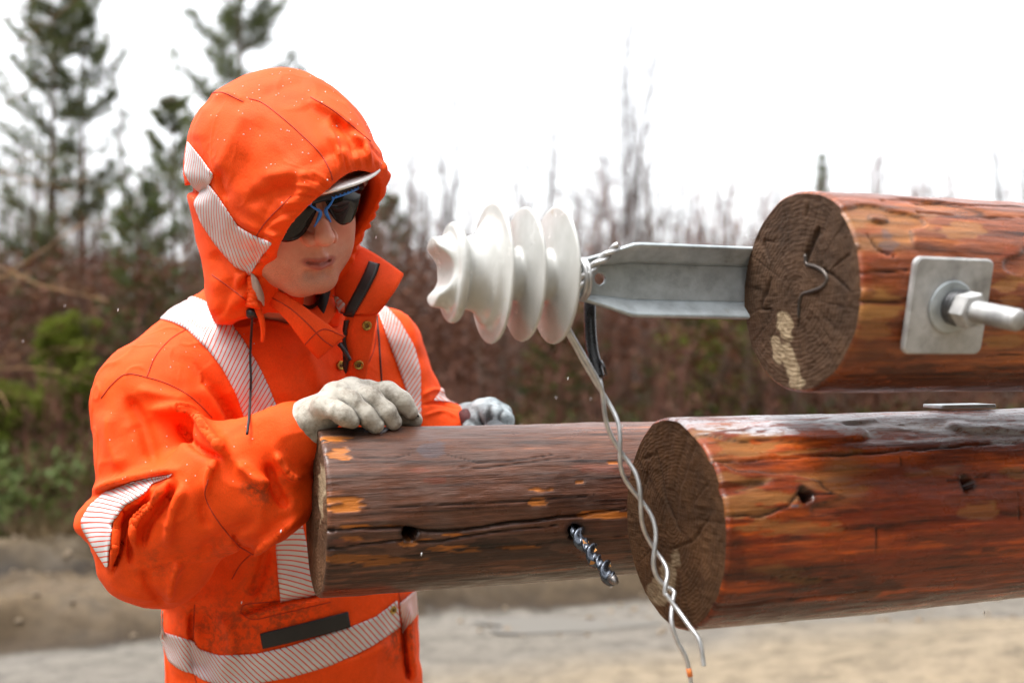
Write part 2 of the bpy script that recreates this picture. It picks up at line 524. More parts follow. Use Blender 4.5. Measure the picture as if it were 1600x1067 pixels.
def build_pole(C, R, mats, label, feat, seed, flaky=0.0, group="tarred utility poles stacked side by side"):
    C = np.asarray(C, float)
    root = thing("utility_pole", C, label, "utility pole", group)
    nphi = 340
    xs = np.concatenate([[0.0, .0012, .003], np.arange(.005, .64, .0022), np.arange(.66, 3.6, .03), [3.6]])
    phi = np.arange(nphi) / nphi * 2 * np.pi - np.pi
    X, PH = np.meshgrid(xs, phi, indexing='ij')
    x, ph = X.ravel().copy(), PH.ravel().copy()
    base_pts = lambda x, ph, r: C + x[:, None] * AX + (r * np.sin(ph))[:, None] * BK + (r * np.cos(ph))[:, None] * UP
    near = x < .66
    holes = []
    for (px, py, hr) in feat.get('holes', []):
        hx, hp = cyl_hit(px, py, C, R); holes.append((hx, hp, hr))
    inside = np.zeros(len(x)); hole_edge = np.zeros(len(x))
    for hx, hp, hr in holes:
        dx, da = x - hx, (ph - hp) * R
        d = np.hypot(dx, da)
        ang = np.arctan2(da, dx)
        hrr = hr * (1 + .10 * np.sin(3 * ang + seed) + .07 * np.sin(5 * ang))
        m = (d < hrr + .0022)
        s1 = m & (d >= hrr * .62)                     # pull the ring of vertices onto the rim
        new = np.where(d < hrr, hrr * .97, hrr)
        k = np.where(s1, new / np.maximum(d, 1e-6), 1)
        x = np.where(s1, hx + dx * k, x); ph = np.where(s1, hp + da * k / R, ph)
        inside = np.where(m & (d < hrr), 1, inside)
        hole_edge = np.maximum(hole_edge, np.exp(-((d - hrr) / .004) ** 2))
    P3 = np.stack([x, R * np.sin(ph), R * np.cos(ph)], 1)
    r = np.full(len(x), R)
    r += .0035 * vnoise(P3 * [2.2, 9, 9], 1, seed) + .0012 * vnoise(P3 * [9, 42, 42], 1, seed + 1)
    r += .0005 * vnoise(P3 * [40, 160, 160], 1, seed + 2)
    v0 = base_pts(x, ph, np.full(len(x), R))
    px, py = pix(v0)
    front = near & (np.einsum('ij,ij->i', v0 - np.array([0, 0, CAMZ]), (np.sin(ph)[:, None] * BK + np.cos(ph)[:, None] * UP)) < .02)
    nz = vnoise(P3 * [28, 130, 130], 1, seed + 4) * .6 + vnoise(P3 * [75, 330, 330], 1, seed + 5) * .4
    nz2 = vnoise(P3 * [14, 70, 70], 1, seed + 9)
    masks = {k: np.zeros(len(x)) for k in ('bare', 'red', 'blue', 'dark', 'glare')}
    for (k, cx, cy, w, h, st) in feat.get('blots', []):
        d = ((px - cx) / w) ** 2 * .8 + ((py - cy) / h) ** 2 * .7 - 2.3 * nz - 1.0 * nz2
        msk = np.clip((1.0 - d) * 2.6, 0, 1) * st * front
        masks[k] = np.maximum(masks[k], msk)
    # loose flakes of bark: raised islands with torn edges
    if flaky:
        fl = vnoise(P3 * [9, 26, 26], 1, seed + 6) + .6 * vnoise(P3 * [26, 70, 70], 1, seed + 7) + .3 * nz2
        reg = np.zeros(len(x))
        for (cx, cy, w, h) in feat.get('flakes', []):
            reg = np.maximum(reg, np.clip(1.6 - ((px - cx) / w) ** 2 - ((py - cy) / h) ** 2, 0, 1) * front)
        edge = 1 / (1 + np.exp(-np.clip((fl - .12) * 26, -40, 40)))
        r += flaky * .0042 * (edge - .4) * reg
        masks['dark'] = np.maximum(masks['dark'], np.exp(-((fl - .085) / .035) ** 2) * reg * .75)
        masks['bare'] = np.maximum(masks['bare'], (1 - edge) * reg * np.clip(.55 + nz2, 0, 1) * .8)
    r -= .0016 * masks['bare'] * (1 if not flaky else .5)
    for (pl, wd, dp) in feat.get('cracks', []):
        q = np.array([cyl_hit(a, b, C, R) for a, b in pl]); q[:, 1] *= R
        d, t = polydist(x, ph * R + .0018 * vnoise(np.stack([x * 60, x * 0, x * 0], 1), 1, seed + 11), q)
        wv = wd * (.35 + .65 * np.clip(4 * np.minimum(t, 1 - t) + (t < .02) * 1.0, 0, 1)) * (1 + .5 * nz2)
        e = np.exp(-(d / np.maximum(wv, 2e-4)) ** 2) * near
        r -= dp * e
        masks['dark'] = np.maximum(masks['dark'], e * .92)
    masks['dark'] = np.maximum(masks['dark'], hole_edge * .8)
    r -= inside * .055
    masks['dark'] = np.maximum(masks['dark'], inside)
    r *= np.where(x < .0005, .972, np.where(x < .0020, .988, np.where(x < .004, .996, 1)))
    r[-nphi:] = .002
    V = base_pts(x, ph, r)
    F = grid_faces(len(xs), nphi, True)
    cyl = np.stack([x, np.sin(ph) * R, np.cos(ph) * R], 1)
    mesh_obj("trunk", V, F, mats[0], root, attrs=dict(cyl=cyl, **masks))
    # sawn end
    nr = 60
    rim = r[:nphi]
    fr = (np.arange(nr + 1) / nr)
    yy = (fr[:, None] * (rim * np.sin(phi))[None, :]).ravel(); zz = (fr[:, None] * (rim * np.cos(phi))[None, :]).ravel()
    q = np.stack([yy, zz, np.full(len(yy), seed * 1.0)], 1)
    dep = .0012 * vnoise(q * [60, 22, 1], 1, seed) + .0009 * vnoise(q, 180, seed + 2)
    ang_ = np.arctan2(zz, yy); rd_ = np.hypot(yy, zz)
    chk = np.exp(-(vnoise(np.stack([np.cos(ang_) * 4.5, np.sin(ang_) * 4.5, rd_ * 4], 1), 1, seed + 8) / .045) ** 2) * np.clip((rd_ / R - .15) * 2, 0, 1)
    dep += .0010 * chk
    em = {k: np.zeros(len(yy)) for k in ('bare', 'dark')}
    em['dark'] = np.maximum(em['dark'], chk * .22)
    P0 = C + yy[:, None] * BK + zz[:, None] * UP
    epx, epy = pix(P0)
    en = vnoise(q * [55, 150, 1], 1, seed + 3)
    for (pl, wd, dp) in feat.get('end_cracks', []):
        d, t = polydist(epx, epy, pl)
        e = np.exp(-(d / (wd * (.4 + .6 * np.clip(5 * np.minimum(t, 1 - t), 0, 1)))) ** 2)
        dep += dp * .6 * e
        em['dark'] = np.maximum(em['dark'], e * min(.9, dp * 80))
    for (cx, cy, w, h, tilt, st) in feat.get('end_bare', []):
        u, v = epx - cx, epy - cy
        u2, v2 = u * math.cos(tilt) + v * math.sin(tilt), -u * math.sin(tilt) + v * math.cos(tilt)
        em['bare'] = np.maximum(em['bare'], np.clip((1 - (u2 / w) ** 2 - (v2 / h) ** 2 + .8 * en) * 2.5, 0, 1) * st)
    dep *= np.clip((1 - np.repeat(fr, nphi)) * 30, 0, 1)
    VE = P0 + dep[:, None] * AX
    mesh_obj("cut_end", VE, grid_faces(nr + 1, nphi, True)[:, ::-1], mats[1], root, attrs=dict(cyl=q, **em))
    return root, C, R

def z8(*a): return [(960 + x * .43776, 600 + y * .43776) for x, y in a]
def z7(*a): return [(460 + x * .375, 600 + y * .375) for x, y in a]
def z6(*a): return [(1140 + x * .3375, 280 + y * .3375) for x, y in a]

CR, RR = (-.2466, 1.25, 1.2570), .1055
CM, RM = (.180, 1.12, 1.2660), .1195
CU, RU = (.3003, 1.05, 1.5195), .1070

def b7(k, cx, cy, w, h, s=1.0): return (k, 460 + cx * .375, 600 + cy * .375, w * .375, h * .375, s)
def b8(k, cx, cy, w, h, s=1.0): return (k, 960 + cx * .43776, 600 + cy * .43776, w * .43776, h * .43776, s)
def b6(k, cx, cy, w, h, s=1.0): return (k, 1140 + cx * .3375, 280 + cy * .3375, w * .3375, h * .3375, s)

rear_pole, _, _ = build_pole(CR, RR, (wood_mat("tarred_wood_greyed", (.018, .008, .006), (.095, .038, .022), (.25, .085, .035), (.56, .18, .032), 1, .25, .22, .30),
    cut_mat("sawn_wood_brown", (.085, .043, .022), 1)),
    "thinner tarred pole the worker rests his gloved hand on, drilled through near its end", dict(
    holes=[(640, 836, .0098), (899, 831, .0105)],
    cracks=[(z7((145, 610), (450, 597), (560, 618), (700, 608), (900, 580), (1150, 552), (1380, 518)), .0017, .008),
            (z7((150, 690), (430, 652), (560, 662), (800, 620), (1100, 590)), .0016, .006),
            (z7((150, 762), (400, 728), (700, 690), (1000, 672), (1380, 630)), .0010, .002),
            (z7((220, 306), (420, 306), (500, 285)), .0009, .0016), (z7((640, 290), (760, 320), (900, 318), (1100, 290)), .0009, .0016),
            (z7((660, 340), (800, 345), (1000, 320), (1200, 300)), .0008, .0014), (z7((300, 520), (600, 500), (900, 490), (1250, 460)), .0008, .0014)],
    blots=[b7('bare', 165, 234, 52, 13), b7('bare', 195, 292, 42, 18, .85), b7('bare', 205, 496, 68, 30), b7('bare', 1015, 438, 52, 12), b7('bare', 1008, 492, 30, 13),
           b7('bare', 650, 688, 85, 17), b7('bare', 300, 735, 175, 22), b7('bare', 690, 630, 55, 6), b7('bare', 1290, 548, 95, 12), b7('bare', 340, 595, 80, 7), b7('bare', 250, 640, 60, 12, .6),
           b7('bare', 945, 682, 62, 5), b7('bare', 1190, 408, 17, 6), b7('bare', 570, 655, 60, 7, .8), b7('bare', 1330, 325, 25, 5, .8), b7('bare', 480, 668, 45, 10, .9),
           b7('blue', 575, 280, 46, 34, .35), b7('red', 600, 400, 40, 10, 0.15), b7('red', 1280, 350, 90, 22, 0.12), b7('red', 520, 358, 40, 8, 0.17), b7('red', 210, 660, 50, 14, 0.15),
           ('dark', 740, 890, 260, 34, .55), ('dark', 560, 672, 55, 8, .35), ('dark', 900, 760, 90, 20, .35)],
    end_cracks=[(z7((90, 470), (100, 560), (86, 680)), 2.5, .004), (z7((70, 330), (78, 420)), 2, .003)],
    end_bare=[(503, 768, 7, 48, .02, .95), (506, 690, 4, 20, 0, .4)]), 1)

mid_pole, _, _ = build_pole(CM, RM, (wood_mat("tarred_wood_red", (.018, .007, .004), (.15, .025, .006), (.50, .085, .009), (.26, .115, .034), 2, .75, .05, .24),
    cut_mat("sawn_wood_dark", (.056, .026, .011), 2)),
    "thickest tarred pole with whitish wet glare painted along its top, lowest on the near side", dict(
    holes=[(1258, 774, .0085), (1512, 754, .0088)],
    cracks=[(z8((330, 275), (560, 258), (780, 245), (1100, 226), (1460, 204)), .0016, .004), (z8((360, 475), (520, 468), (620, 440), (655, 395), (790, 392)), .0011, .0025),
            (z8((350, 800), (560, 775), (900, 742)), .0012, .003), (z8((560, 690), (760, 700), (880, 680)), .0010, .002), (z8((1190, 340), (1340, 326)), .0010, .003),
            (z8((935, 520), (930, 620)), .0010, .0012), (z8((1442, 390), (1446, 490)), .0010, .0012), (z8((1025, 250), (1030, 285)), .0012, .0012)],
    flakes=[(1215, 745, 130, 60), (1130, 690, 80, 30), (1300, 670, 340, 16)],
    blots=[b8('red', 320, 220, 48, 30, 0.41), b8('bare', 480, 215, 130, 30, .8), b8('bare', 620, 235, 170, 16, .6), b8('bare', 500, 350, 150, 40, .6), b8('bare', 520, 430, 140, 34, .7), b8('bare', 720, 360, 110, 26, .5),
           b8('bare', 640, 510, 180, 20, .6), b8('bare', 1330, 440, 75, 30, .75), b8('bare', 1430, 312, 40, 20, .5), b8('bare', 1100, 310, 120, 14, .3), b8('bare', 560, 660, 70, 24, .45), b8('bare', 660, 698, 60, 9, .7),
           b8('bare', 930, 755, 80, 14, .35), b8('red', 1160, 480, 330, 60, 0.20), b8('red', 820, 580, 330, 40, 0.23), b8('red', 1150, 420, 90, 40, 0.18), b8('red', 1420, 560, 120, 60, 0.18),
           b8('dark', 900, 800, 700, 60, .55), b8('dark', 600, 690, 260, 26, .45), ('glare', 1420, 655, 260, 20, .72), ('glare', 1530, 672, 150, 16, .66), ('glare', 1180, 650, 170, 10, .55), b8('dark', 415, 640, 48, 110, .35), b8('dark', 680, 575, 16, 14, .5), b8('dark', 1350, 592, 30, 8, .6), b8('blue', 640, 435, 14, 5, .8)],
    end_cracks=[(z8((150, 240), (180, 400), (230, 520)), 2.2, .004), (z8((120, 300), (90, 420)), 1.6, .003), (z8((200, 590), (280, 560), (340, 470)), 1.8, .003), (z8((95, 270), (150, 250)), 2, .003)],
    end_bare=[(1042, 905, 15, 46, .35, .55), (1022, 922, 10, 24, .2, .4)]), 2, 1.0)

upper_pole, _, _ = build_pole(CU, RU, (wood_mat("tarred_wood_orange", (.022, .010, .006), (.20, .050, .016), (.50, .15, .034), (.40, .18, .055), 3, .6, .16, .26),
    cut_mat("sawn_wood_grey", (.055, .030, .017), 3)),
    "topmost tarred pole with a square steel washer bolted to its side", dict(
    cracks=[(z6((700, 110), (960, 112), (1100, 130), (1363, 140)), .0014, .004), (z6((860, 160), (1100, 180), (1363, 190)), .0014, .004), (z6((575, 575), (830, 570)), .0016, .004),
            (z6((600, 440), (820, 425)), .0012, .003), (z6((1190, 820), (1363, 815)), .0012, .003), (z6((640, 260), (690, 330), (760, 360)), .0012, .003)],
    flakes=[(1400, 345, 220, 40), (1570, 370, 80, 60), (1340, 400, 70, 60)],
    blots=[b6('bare', 690, 540, 110, 24, .95), b6('bare', 690, 605, 115, 28, 1), b6('bare', 640, 690, 70, 50, .45), b6('bare', 1280, 450, 70, 40, .7), b6('bare', 1270, 760, 75, 22, .8), b6('bare', 1300, 590, 60, 30, .4), b6('bare', 1080, 245, 90, 28, .6),
           b6('red', 640, 240, 60, 30, 0.30), b6('red', 690, 370, 100, 30, 0.30), b6('red', 620, 480, 60, 50, 0.24), b6('blue', 735, 280, 34, 46, .4), b6('bare', 800, 210, 150, 40, .35),
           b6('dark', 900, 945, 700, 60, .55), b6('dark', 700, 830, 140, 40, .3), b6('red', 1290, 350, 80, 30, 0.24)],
    end_cracks=[(z6((412, 225), (390, 280), (358, 350), (352, 385)), 4.0, .008), (z6((350, 180), (362, 120)), 1.5, .004), (z6((360, 395), (470, 440), (560, 520)), 2.0, .004), (z6((470, 420), (560, 340)), 1.5, .003),
                (z6((315, 560), (318, 640), (312, 700)), 1.6, .004), (z6((205, 292), (158, 282), (162, 325), (182, 385)), 1.8, .004), (z6((192, 455), (150, 570), (146, 606), (190, 600)), 2.0, .005)],
    end_bare=[(1227, 512, 12, 30, -.25, .95), (1234, 560, 12, 34, -.25, .95), (1246, 598, 13, 16, -.2, .9), (1215, 545, 9, 24, -.2, .8)]), 3, .8)

def set_face(pole_C, px, py):
    """point of a pole's sawn end seen at a photo pixel"""
    d = np.array([(px - 800) / FPX, 1, (HZ - py) / FPX]); o = np.array([0, 0, CAMZ])
    t = ((np.asarray(pole_C) - o) @ AX) / (d @ AX)
    return o + t * d

GALV = None
def galvanised(name, col=(.42, .45, .46), rough=.42, metal=.75, var=.18, sc=38):
    m, n, l, p = nt(name)
    co = objco(n)
    a = noise_node(n, l, co, sc, 6, .6); b = noise_node(n, l, co, 260, 3)
    vo = n.new("ShaderNodeTexVoronoi"); vo.inputs["Scale"].default_value = 130; l.new(co, vo.inputs["Vector"])
    r = ramp(n, [(.3, tuple(c * (1 - var * 1.6) for c in col)), (.55, col), (.8, tuple(min(1, c * (1 + var)) for c in col))]); l.new(a, r.inputs[0])
    sp = ramp(n, [(0, g(.9)), (1, g(1.06))]); l.new(vo.outputs["Color"], sp.inputs[0])
    c = mixc(n, l, .8, r.outputs[0], sp.outputs[0], 'MULTIPLY')
    st = ramp(n, [(.62, g(0)), (.72, g(.5))]); l.new(noise_node(n, l, co, 22, 6, .7), st.inputs[0])
    c = mixc(n, l, st.outputs[0], c, (.16, .13, .08))
    l.new(c, p.inputs["Base Color"]); p.inputs["Metallic"].default_value = metal
    rr = ramp(n, [(.3, g(rough - .1)), (.7, g(rough + .14))]); l.new(a, rr.inputs[0]); l.new(rr.outputs[0], p.inputs["Roughness"])
    bump(n, l, p, b, .25, .0008)
    return m
GALV = galvanised("galvanised_steel", (.42, .46, .48), .42, .35)
GALV_PALE = galvanised("galvanised_steel_pale", (.46, .46, .46), .55, .35, .26)

# anti-split iron driven into the end of the top pole
v, f = tube(catmull([set_face(CU, *q) - AX * .0006 for q in z6((352, 350), (358, 392), (395, 402), (435, 425), (455, 465), (430, 500), (380, 520), (338, 535), (325, 580), (322, 640))], 44), .0019, 6)
mesh_obj("anti_split_iron", v, f, plain("dark_wet_iron", (.07, .058, .05), .34, .6), upper_pole)

# square washer with nut and threaded rod on the top pole
t_ = -(math.pi / 2 + .20)
nrm = math.sin(t_) * BK + math.cos(t_) * UP; nrm = nrm / np.linalg.norm(nrm)
tv = np.cross(AX, nrm); tv = tv if tv[2] > 0 else -tv
pc = np.asarray(CU) + AX * .0965 + nrm * (RU + .0045) + tv * .004
def plate(c, ax, ay, az, hx, hy, hz, rnd=.008, bev=.0016, seg=5):
    """rounded plate with bevelled edges"""
    ring = []
    for sx, sy, a0 in ((1, 1, 0), (-1, 1, 90), (-1, -1, 180), (1, -1, 270)):
        for k in range(seg + 1):
            a = math.radians(a0 + 90 * k / seg)
            ring.append((sx * (hx - rnd) + rnd * math.cos(a), sy * (hy - rnd) + rnd * math.sin(a)))
    ring = np.array(ring); n = len(ring)
    s = 1 - bev / max(hx, hy)
    rows = [(s, -hz), (1, -hz + bev), (1, hz - bev), (s, hz)]
    V = np.vstack([np.column_stack([ring * k, np.full(n, z)]) for k, z in rows])
    F = grid_faces(4, n, True).tolist(); F.append(list(range(n))[::-1]); F.append([3 * n + k for k in range(n)])
    return frame_pts(c, ax, ay, az, V), F
v, f = plate(pc, AX, tv, nrm, .0475, .0475, .0035)
sq = mesh_obj("square_washer", v, f, GALV_PALE, upper_pole, smooth=False)
v, f = lathe([(0, .024), (.001, .0255), (.0025, .026), (.003, .024)], pc + nrm * .0034, nrm, 40)
mesh_obj("round_washer", v, f, GALV, upper_pole)
bc = pc + nrm * .0035 + AX * .004
v, f = lathe([(0, .0145), (0, .0175), (.0048, .0175), (.0052, .0155), (.0054, .0178), (.0098, .0178), (.0098, .0120)], bc + nrm * .003, nrm, 40)
mesh_obj("spring_washer", v, f, plain("dark_steel", (.10, .10, .105), .4, .8), upper_pole)
def hexnut(c, ax, af, h):
    u = np.cross([0, 0, 1.0], ax); u /= np.linalg.norm(u); w = np.cross(ax, u)
    R = af / math.sqrt(3)
    rows = [(0, .93), (.0018, 1), (h - .0018, 1), (h, .93)]
    V = []
    for z, k in rows:
        for i in range(6):
            a = math.radians(60 * i + 12)
            V.append(c + ax * z + k * R * (math.cos(a) * u + math.sin(a) * w))
    F = grid_faces(4, 6, True).tolist() + [[5, 4, 3, 2, 1, 0], [18, 19, 20, 21, 22, 23]]
    return np.array(V), F
v, f = hexnut(bc + nrm * .0128, nrm, .031, .0165)
mesh_obj("nut", v, f, GALV_PALE, upper_pole, smooth=False)
prof = [(0, .0098)]
k = .0
while k < .078:
    prof += [(k + .0010, .0082), (k + .0026, .0103)]; k += .0034
prof += [(.080, .0092), (.0815, .0078)]
v, f = lathe(prof, bc + nrm * .002, nrm, 36)
mesh_obj("threaded_rod", v, f, GALV_PALE, upper_pole)

# flat steel plate left lying on the thickest pole
i_ = np.asarray(CM) + AX * .412 + UP * (RM + .0045) + BK * .01
v, f = plate(i_, AX, BK, UP, .043, .018, .0022, .004, .0008)
ob = mesh_obj("steel_plate", v, f, GALV, None, i_, smooth=False)
tag(ob, "thin flat steel plate lying on top of the thickest pole", "steel plate")

# ------------------------------------------------------------------ bracket, insulator, tie wire, sleeve
B0 = np.asarray(CU) + BK * (RU + .004)             # bracket line: behind the top pole
B0[2] = 1.450 + (560 - 441) / FPX * 1.132
def build_bracket():
    root = thing("steel_bracket", B0 - AX * .10, "galvanised trough-shaped steel bracket between white insulator and top pole", "bracket")
    tk = .0042
    ss = np.concatenate([np.arange(-.213, .03, .002), np.arange(.04, .30, .03)])      # along AX, end of pole at 0
    # web with a bolt hole
    hs_, hz_, hr = -.178, .001, .0066
    zs = np.linspace(-1, 1, 25)
    S, T = np.meshgrid(ss, zs, indexing='ij')
    def half(s):       # half height of the web
        return np.interp(s, [-.213, -.175, -.14, .3], [.0150, .0170, .0205, .0210])
    def flange(s):     # flange length
        return np.interp(s, [-.213, -.196, -.148, .3], [.006, .008, .0240, .0250])
    x = S.ravel(); z = T.ravel() * half(x) - .001
    d = np.hypot(x - hs_, z - hz_)
    snap = (d < hr + .0012) & (d > hr * .55)
    k = np.where(snap, hr / np.maximum(d, 1e-6), 1)
    x2, z2 = hs_ + (x - hs_) * k, hz_ + (z - hz_) * k
    F = grid_faces(len(ss), len(zs))
    drop = (np.hypot(x2[F] - hs_, z2[F] - hz_) < hr * 1.02).all(1)
    V = B0 + x2[:, None] * AX + z2[:, None] * UP
    o = mesh_obj("web", V, F[~drop], GALV, root); solid(o, tk, 0)
    for sg in (1, -1):
        us = np.linspace(0, 1, 7)
        S, T = np.meshgrid(ss, us, indexing='ij')
        s, t = S.ravel(), T.ravel()
        hgt = half(s) * sg - .001 + sg * .0012
        fl = flange(s) * t
        out = .006 * (1 - np.cos(np.clip(t * 3, 0, 1) * np.pi / 2)) if False else 0
        V = B0 + s[:, None] * AX + (hgt + sg * fl * .74)[:, None] * UP - (fl * (.72 if sg < 0 else .95) + .0018)[:, None] * BK
        o = mesh_obj("flange", V, grid_faces(len(ss), len(us)), GALV, root); solid(o, tk, 0)
    # the pin that holds the insulator
    v, f = tube([B0 - AX * .205 - BK * .004, B0 - AX * .26 - BK * .004], .011, 14)
    mesh_obj("pin", v, f, GALV, root)
build_bracket()

def build_insulator():
    base = B0 - AX * .203 - BK * .004 + UP * .003
    m, n, l, p = nt("glazed_porcelain")
    co = objco(n)
    a = noise_node(n, l, co, 16, 5, .6)
    r = ramp(n, [(.3, (.42, .42, .40)), (.6, (.55, .555, .54))]); l.new(a, r.inputs[0])
    st = ramp(n, [(.60, g(0)), (.70, g(.55))]); l.new(noise_node(n, l, co, 46, 6, .75), st.inputs[0])
    c = mixc(n, l, mth(n, l, 'MULTIPLY', st.outputs[0], attr(n, "dirt")), r.outputs[0], (.34, .27, .15))
    l.new(c, p.inputs["Base Color"]); p.inputs["Roughness"].default_value = .16
    p.inputs["Subsurface Weight"].default_value = .08; p.inputs["Subsurface Radius"].default_value = (.004, .004, .004)
    rr = ramp(n, [(.4, g(.14)), (.7, g(.3))]); l.new(noise_node(n, l, co, 30, 4), rr.inputs[0]); l.new(rr.outputs[0], p.inputs["Roughness"])
    # local axes: u along -AX (towards the groove), v across (towards camera), w up
    h = .0013
    us, vs, ws = axes((-.012, -.082, -.082), (.172, .082, .082), h)
    P = open_grid(us, vs, ws)
    rad = np.sqrt(P[1] ** 2 + P[2] ** 2) + 0 * P[0]
    u = P[0] + 0 * rad
    def seg(a, b, ra, rb):
        ax_, ar = a; bx, br = b
        dx, dr = bx - ax_, br - ar
        hh = np.clip(((u - ax_) * dx + (rad - ar) * dr) / (dx * dx + dr * dr), 0, 1)
        return np.hypot(u - ax_ - hh * dx, rad - ar - hh * dr) - (ra + (rb - ra) * hh)
    def band(a, b, ra, rb):
        k = np.clip((u - a) / (b - a), 0, 1)
        return np.maximum(rad - (ra + (rb - ra) * k), np.maximum(a - u, u - b))
    d = band(.022, .13, .026, .029)
    for k, (x0, R) in enumerate(((.030, .0725), (.066, .0700), (.101, .0725))):
        d = smin(d, seg((x0 + .0028, .022), (x0, R), .0030, .0018), .005)
    d = smin(d, seg((.118, .026), (.109, .050), .008, .001), .016)
    d = smin(d, band(.112, .146, .040, .036), .008)
    # head: neck flare, wire groove, crown cut by the saddle for the conductor
    d = smin(d, seg((.142, .030), (.143, .0475), .0075, .0052), .007)
    d = smin(d, band(.138, .166, .040, .036), .006)
    ut, vt, wt = P[0] - .186, P[1], P[2]
    saddle = np.sqrt((ut / 1.25) ** 2 + (wt / 1.0) ** 2) - .0285 + 0 * rad
    d = smax(d, -saddle, .006)
    V, Q = surf_nets(d, us, vs, ws, 2)
    mm = np.stack([-AX, -BK, UP])
    dirt = np.clip(.25 + .9 * np.exp(-((np.hypot(V[:, 1], V[:, 2]) - .068) / .008) ** 2) + 1.0 * (V[:, 0] > .125), 0, 1)
    det = np.linalg.det(mm)
    Vw = base + V @ mm
    ob = mesh_obj("insulator", Vw, Q if det > 0 else Q[:, ::-1], m, None, base, attrs=dict(dirt=dirt))
    tag(ob, "white porcelain insulator with three round sheds lying on its side", "insulator")
build_insulator()

WIRE = plain("aluminium_wire", (.50, .50, .50), .38, .7, .2, 90)
WIRE_TIP = plain("orange_paint_mark", (.75, .20, .04), .5)
def tie_wire():
    d = 1.105
    pts = [(893, 468, 1.10), (884, 505, 1.075), (905, 548, 1.08), (930, 592, 1.085), (944, 622, 1.09), (958, 665, 1.085), (972, 715, 1.085), (992, 760, 1.085), (1010, 808, 1.085), (1022, 855, 1.085), (1034, 895, 1.076), (1046, 925, 1.066)]
    c = catmull([W(*q) for q in pts], 150)
    n = len(c)
    t = np.linspace(0, 1, n)
    ang = 2 * np.pi * np.cumsum(np.interp(t, [0, .3, .45, 1], [0, .8, 3.2, 3.6])) / n + .6
    amp = np.interp(t, [0, .16, .32, .6, .8, 1], [.0008, .0022, .0056, .0066, .0062, .007])
    tan = np.gradient(c, axis=0); tan /= np.linalg.norm(tan, axis=1)[:, None]
    e1 = np.cross(tan, [0, 1.0, 0]); e1 /= np.linalg.norm(e1, axis=1)[:, None]; e2 = np.cross(tan, e1)
    root = thing("tie_wire", W(1046, 925, 1.09), "twisted pair of grey aluminium wires hanging from the insulator's neck", "wire")
    ends = [[(1058, 951, 1.054), (1076, 976, 1.038), (1093, 1002, 1.026), (1100, 1040, 1.020)], [(1049, 968, 1.052), (1058, 1000, 1.048), (1072, 1028, 1.046), (1079, 1060, 1.046), (1078, 1085, 1.046)]]
    for k in (0, 1):
        s = 1 if k == 0 else -1
        strand = c + s * amp[:, None] * (np.cos(ang)[:, None] * e1 + np.sin(ang)[:, None] * e2)
        full = np.vstack([strand[::3][:-1], catmull([strand[-1]] + [W(*q) for q in ends[k]], 26)])
        v, f = tube(catmull(full, 300), .0025, 8)
        mesh_obj("strand", v, f, WIRE, root)
    v, f = tube([W(1075.8, 1043, 1.046), W(1078.6, 1056, 1.046)], .0028, 8)
    mesh_obj("paint_mark", v, f, WIRE_TIP, root)
    # loop round the pin and the twisted tail sticking up over the bracket
    tail = catmull([W(897, 462, 1.072), W(910, 437, 1.07), W(930, 415, 1.072), W(950, 398, 1.072), W(966, 384, 1.074)], 60)
    tt = np.gradient(tail, axis=0); tt /= np.linalg.norm(tt, axis=1)[:, None]
    a = np.linspace(0, 2 * np.pi * 2.2, 60)
    e1 = np.cross(tt, [0, 1.0, 0]); e1 /= np.linalg.norm(e1, axis=1)[:, None]; e2 = np.cross(tt, e1)
    for s in (1, -1):
        v, f = tube(tail + s * .0026 * (np.cos(a)[:, None] * e1 + np.sin(a)[:, None] * e2), .0030, 7)
        mesh_obj("tail", v, f, WIRE, root)
    cc = B0 - AX * .208 - BK * .004
    aa = np.linspace(0, 2 * np.pi * 2.1, 90)
    v, f = tube(np.array([cc + .0215 * (math.cos(q) * BK + math.sin(q) * UP) + AX * (.002 + .0045 * q / 6.28) for q in aa]), .0025, 7)
    mesh_obj("coil", v, f, WIRE, root)
tie_wire()

def black_sleeve():
    m = plain("black_rubber", (.012, .012, .014), .28, 0, .4, 80)
    root_p = W(925, 470, 1.115)
    path = catmull([W(922, 468, 1.118), W(922, 505, 1.112), W(925, 545, 1.105), W(931, 570, 1.10), (W(937, 590, 1.095))], 40)
    root = thing("cable_sleeve", root_p, "black rubber sleeve hanging under the galvanised bracket, split at its lower end", "cable sleeve")
    v, f = tube(path, np.interp(np.linspace(0, 1, 40), [0, .7, 1], [.0068, .0070, .0058]), 14)
    mesh_obj("hose", v, f, m, root)
    v, f = tube(catmull([path[27] + np.array([.006, -.004, 0]), W(943, 572, 1.085), W(948, 586, 1.085)], 14), np.linspace(.0024, .0010, 14), 6)
    mesh_obj("split_flap", v, f, m, root)
    for a in ((937, 590), (934, 588)):
        v, f = tube(catmull([W(a[0], a[1], 1.095), W(a[0] + 3, 602, 1.09), W(940, 612, 1.088), W(945, 625, 1.088)], 16), .0022, 6)
        mesh_obj("core_wire", v, f, WIRE, root)
black_sleeve()

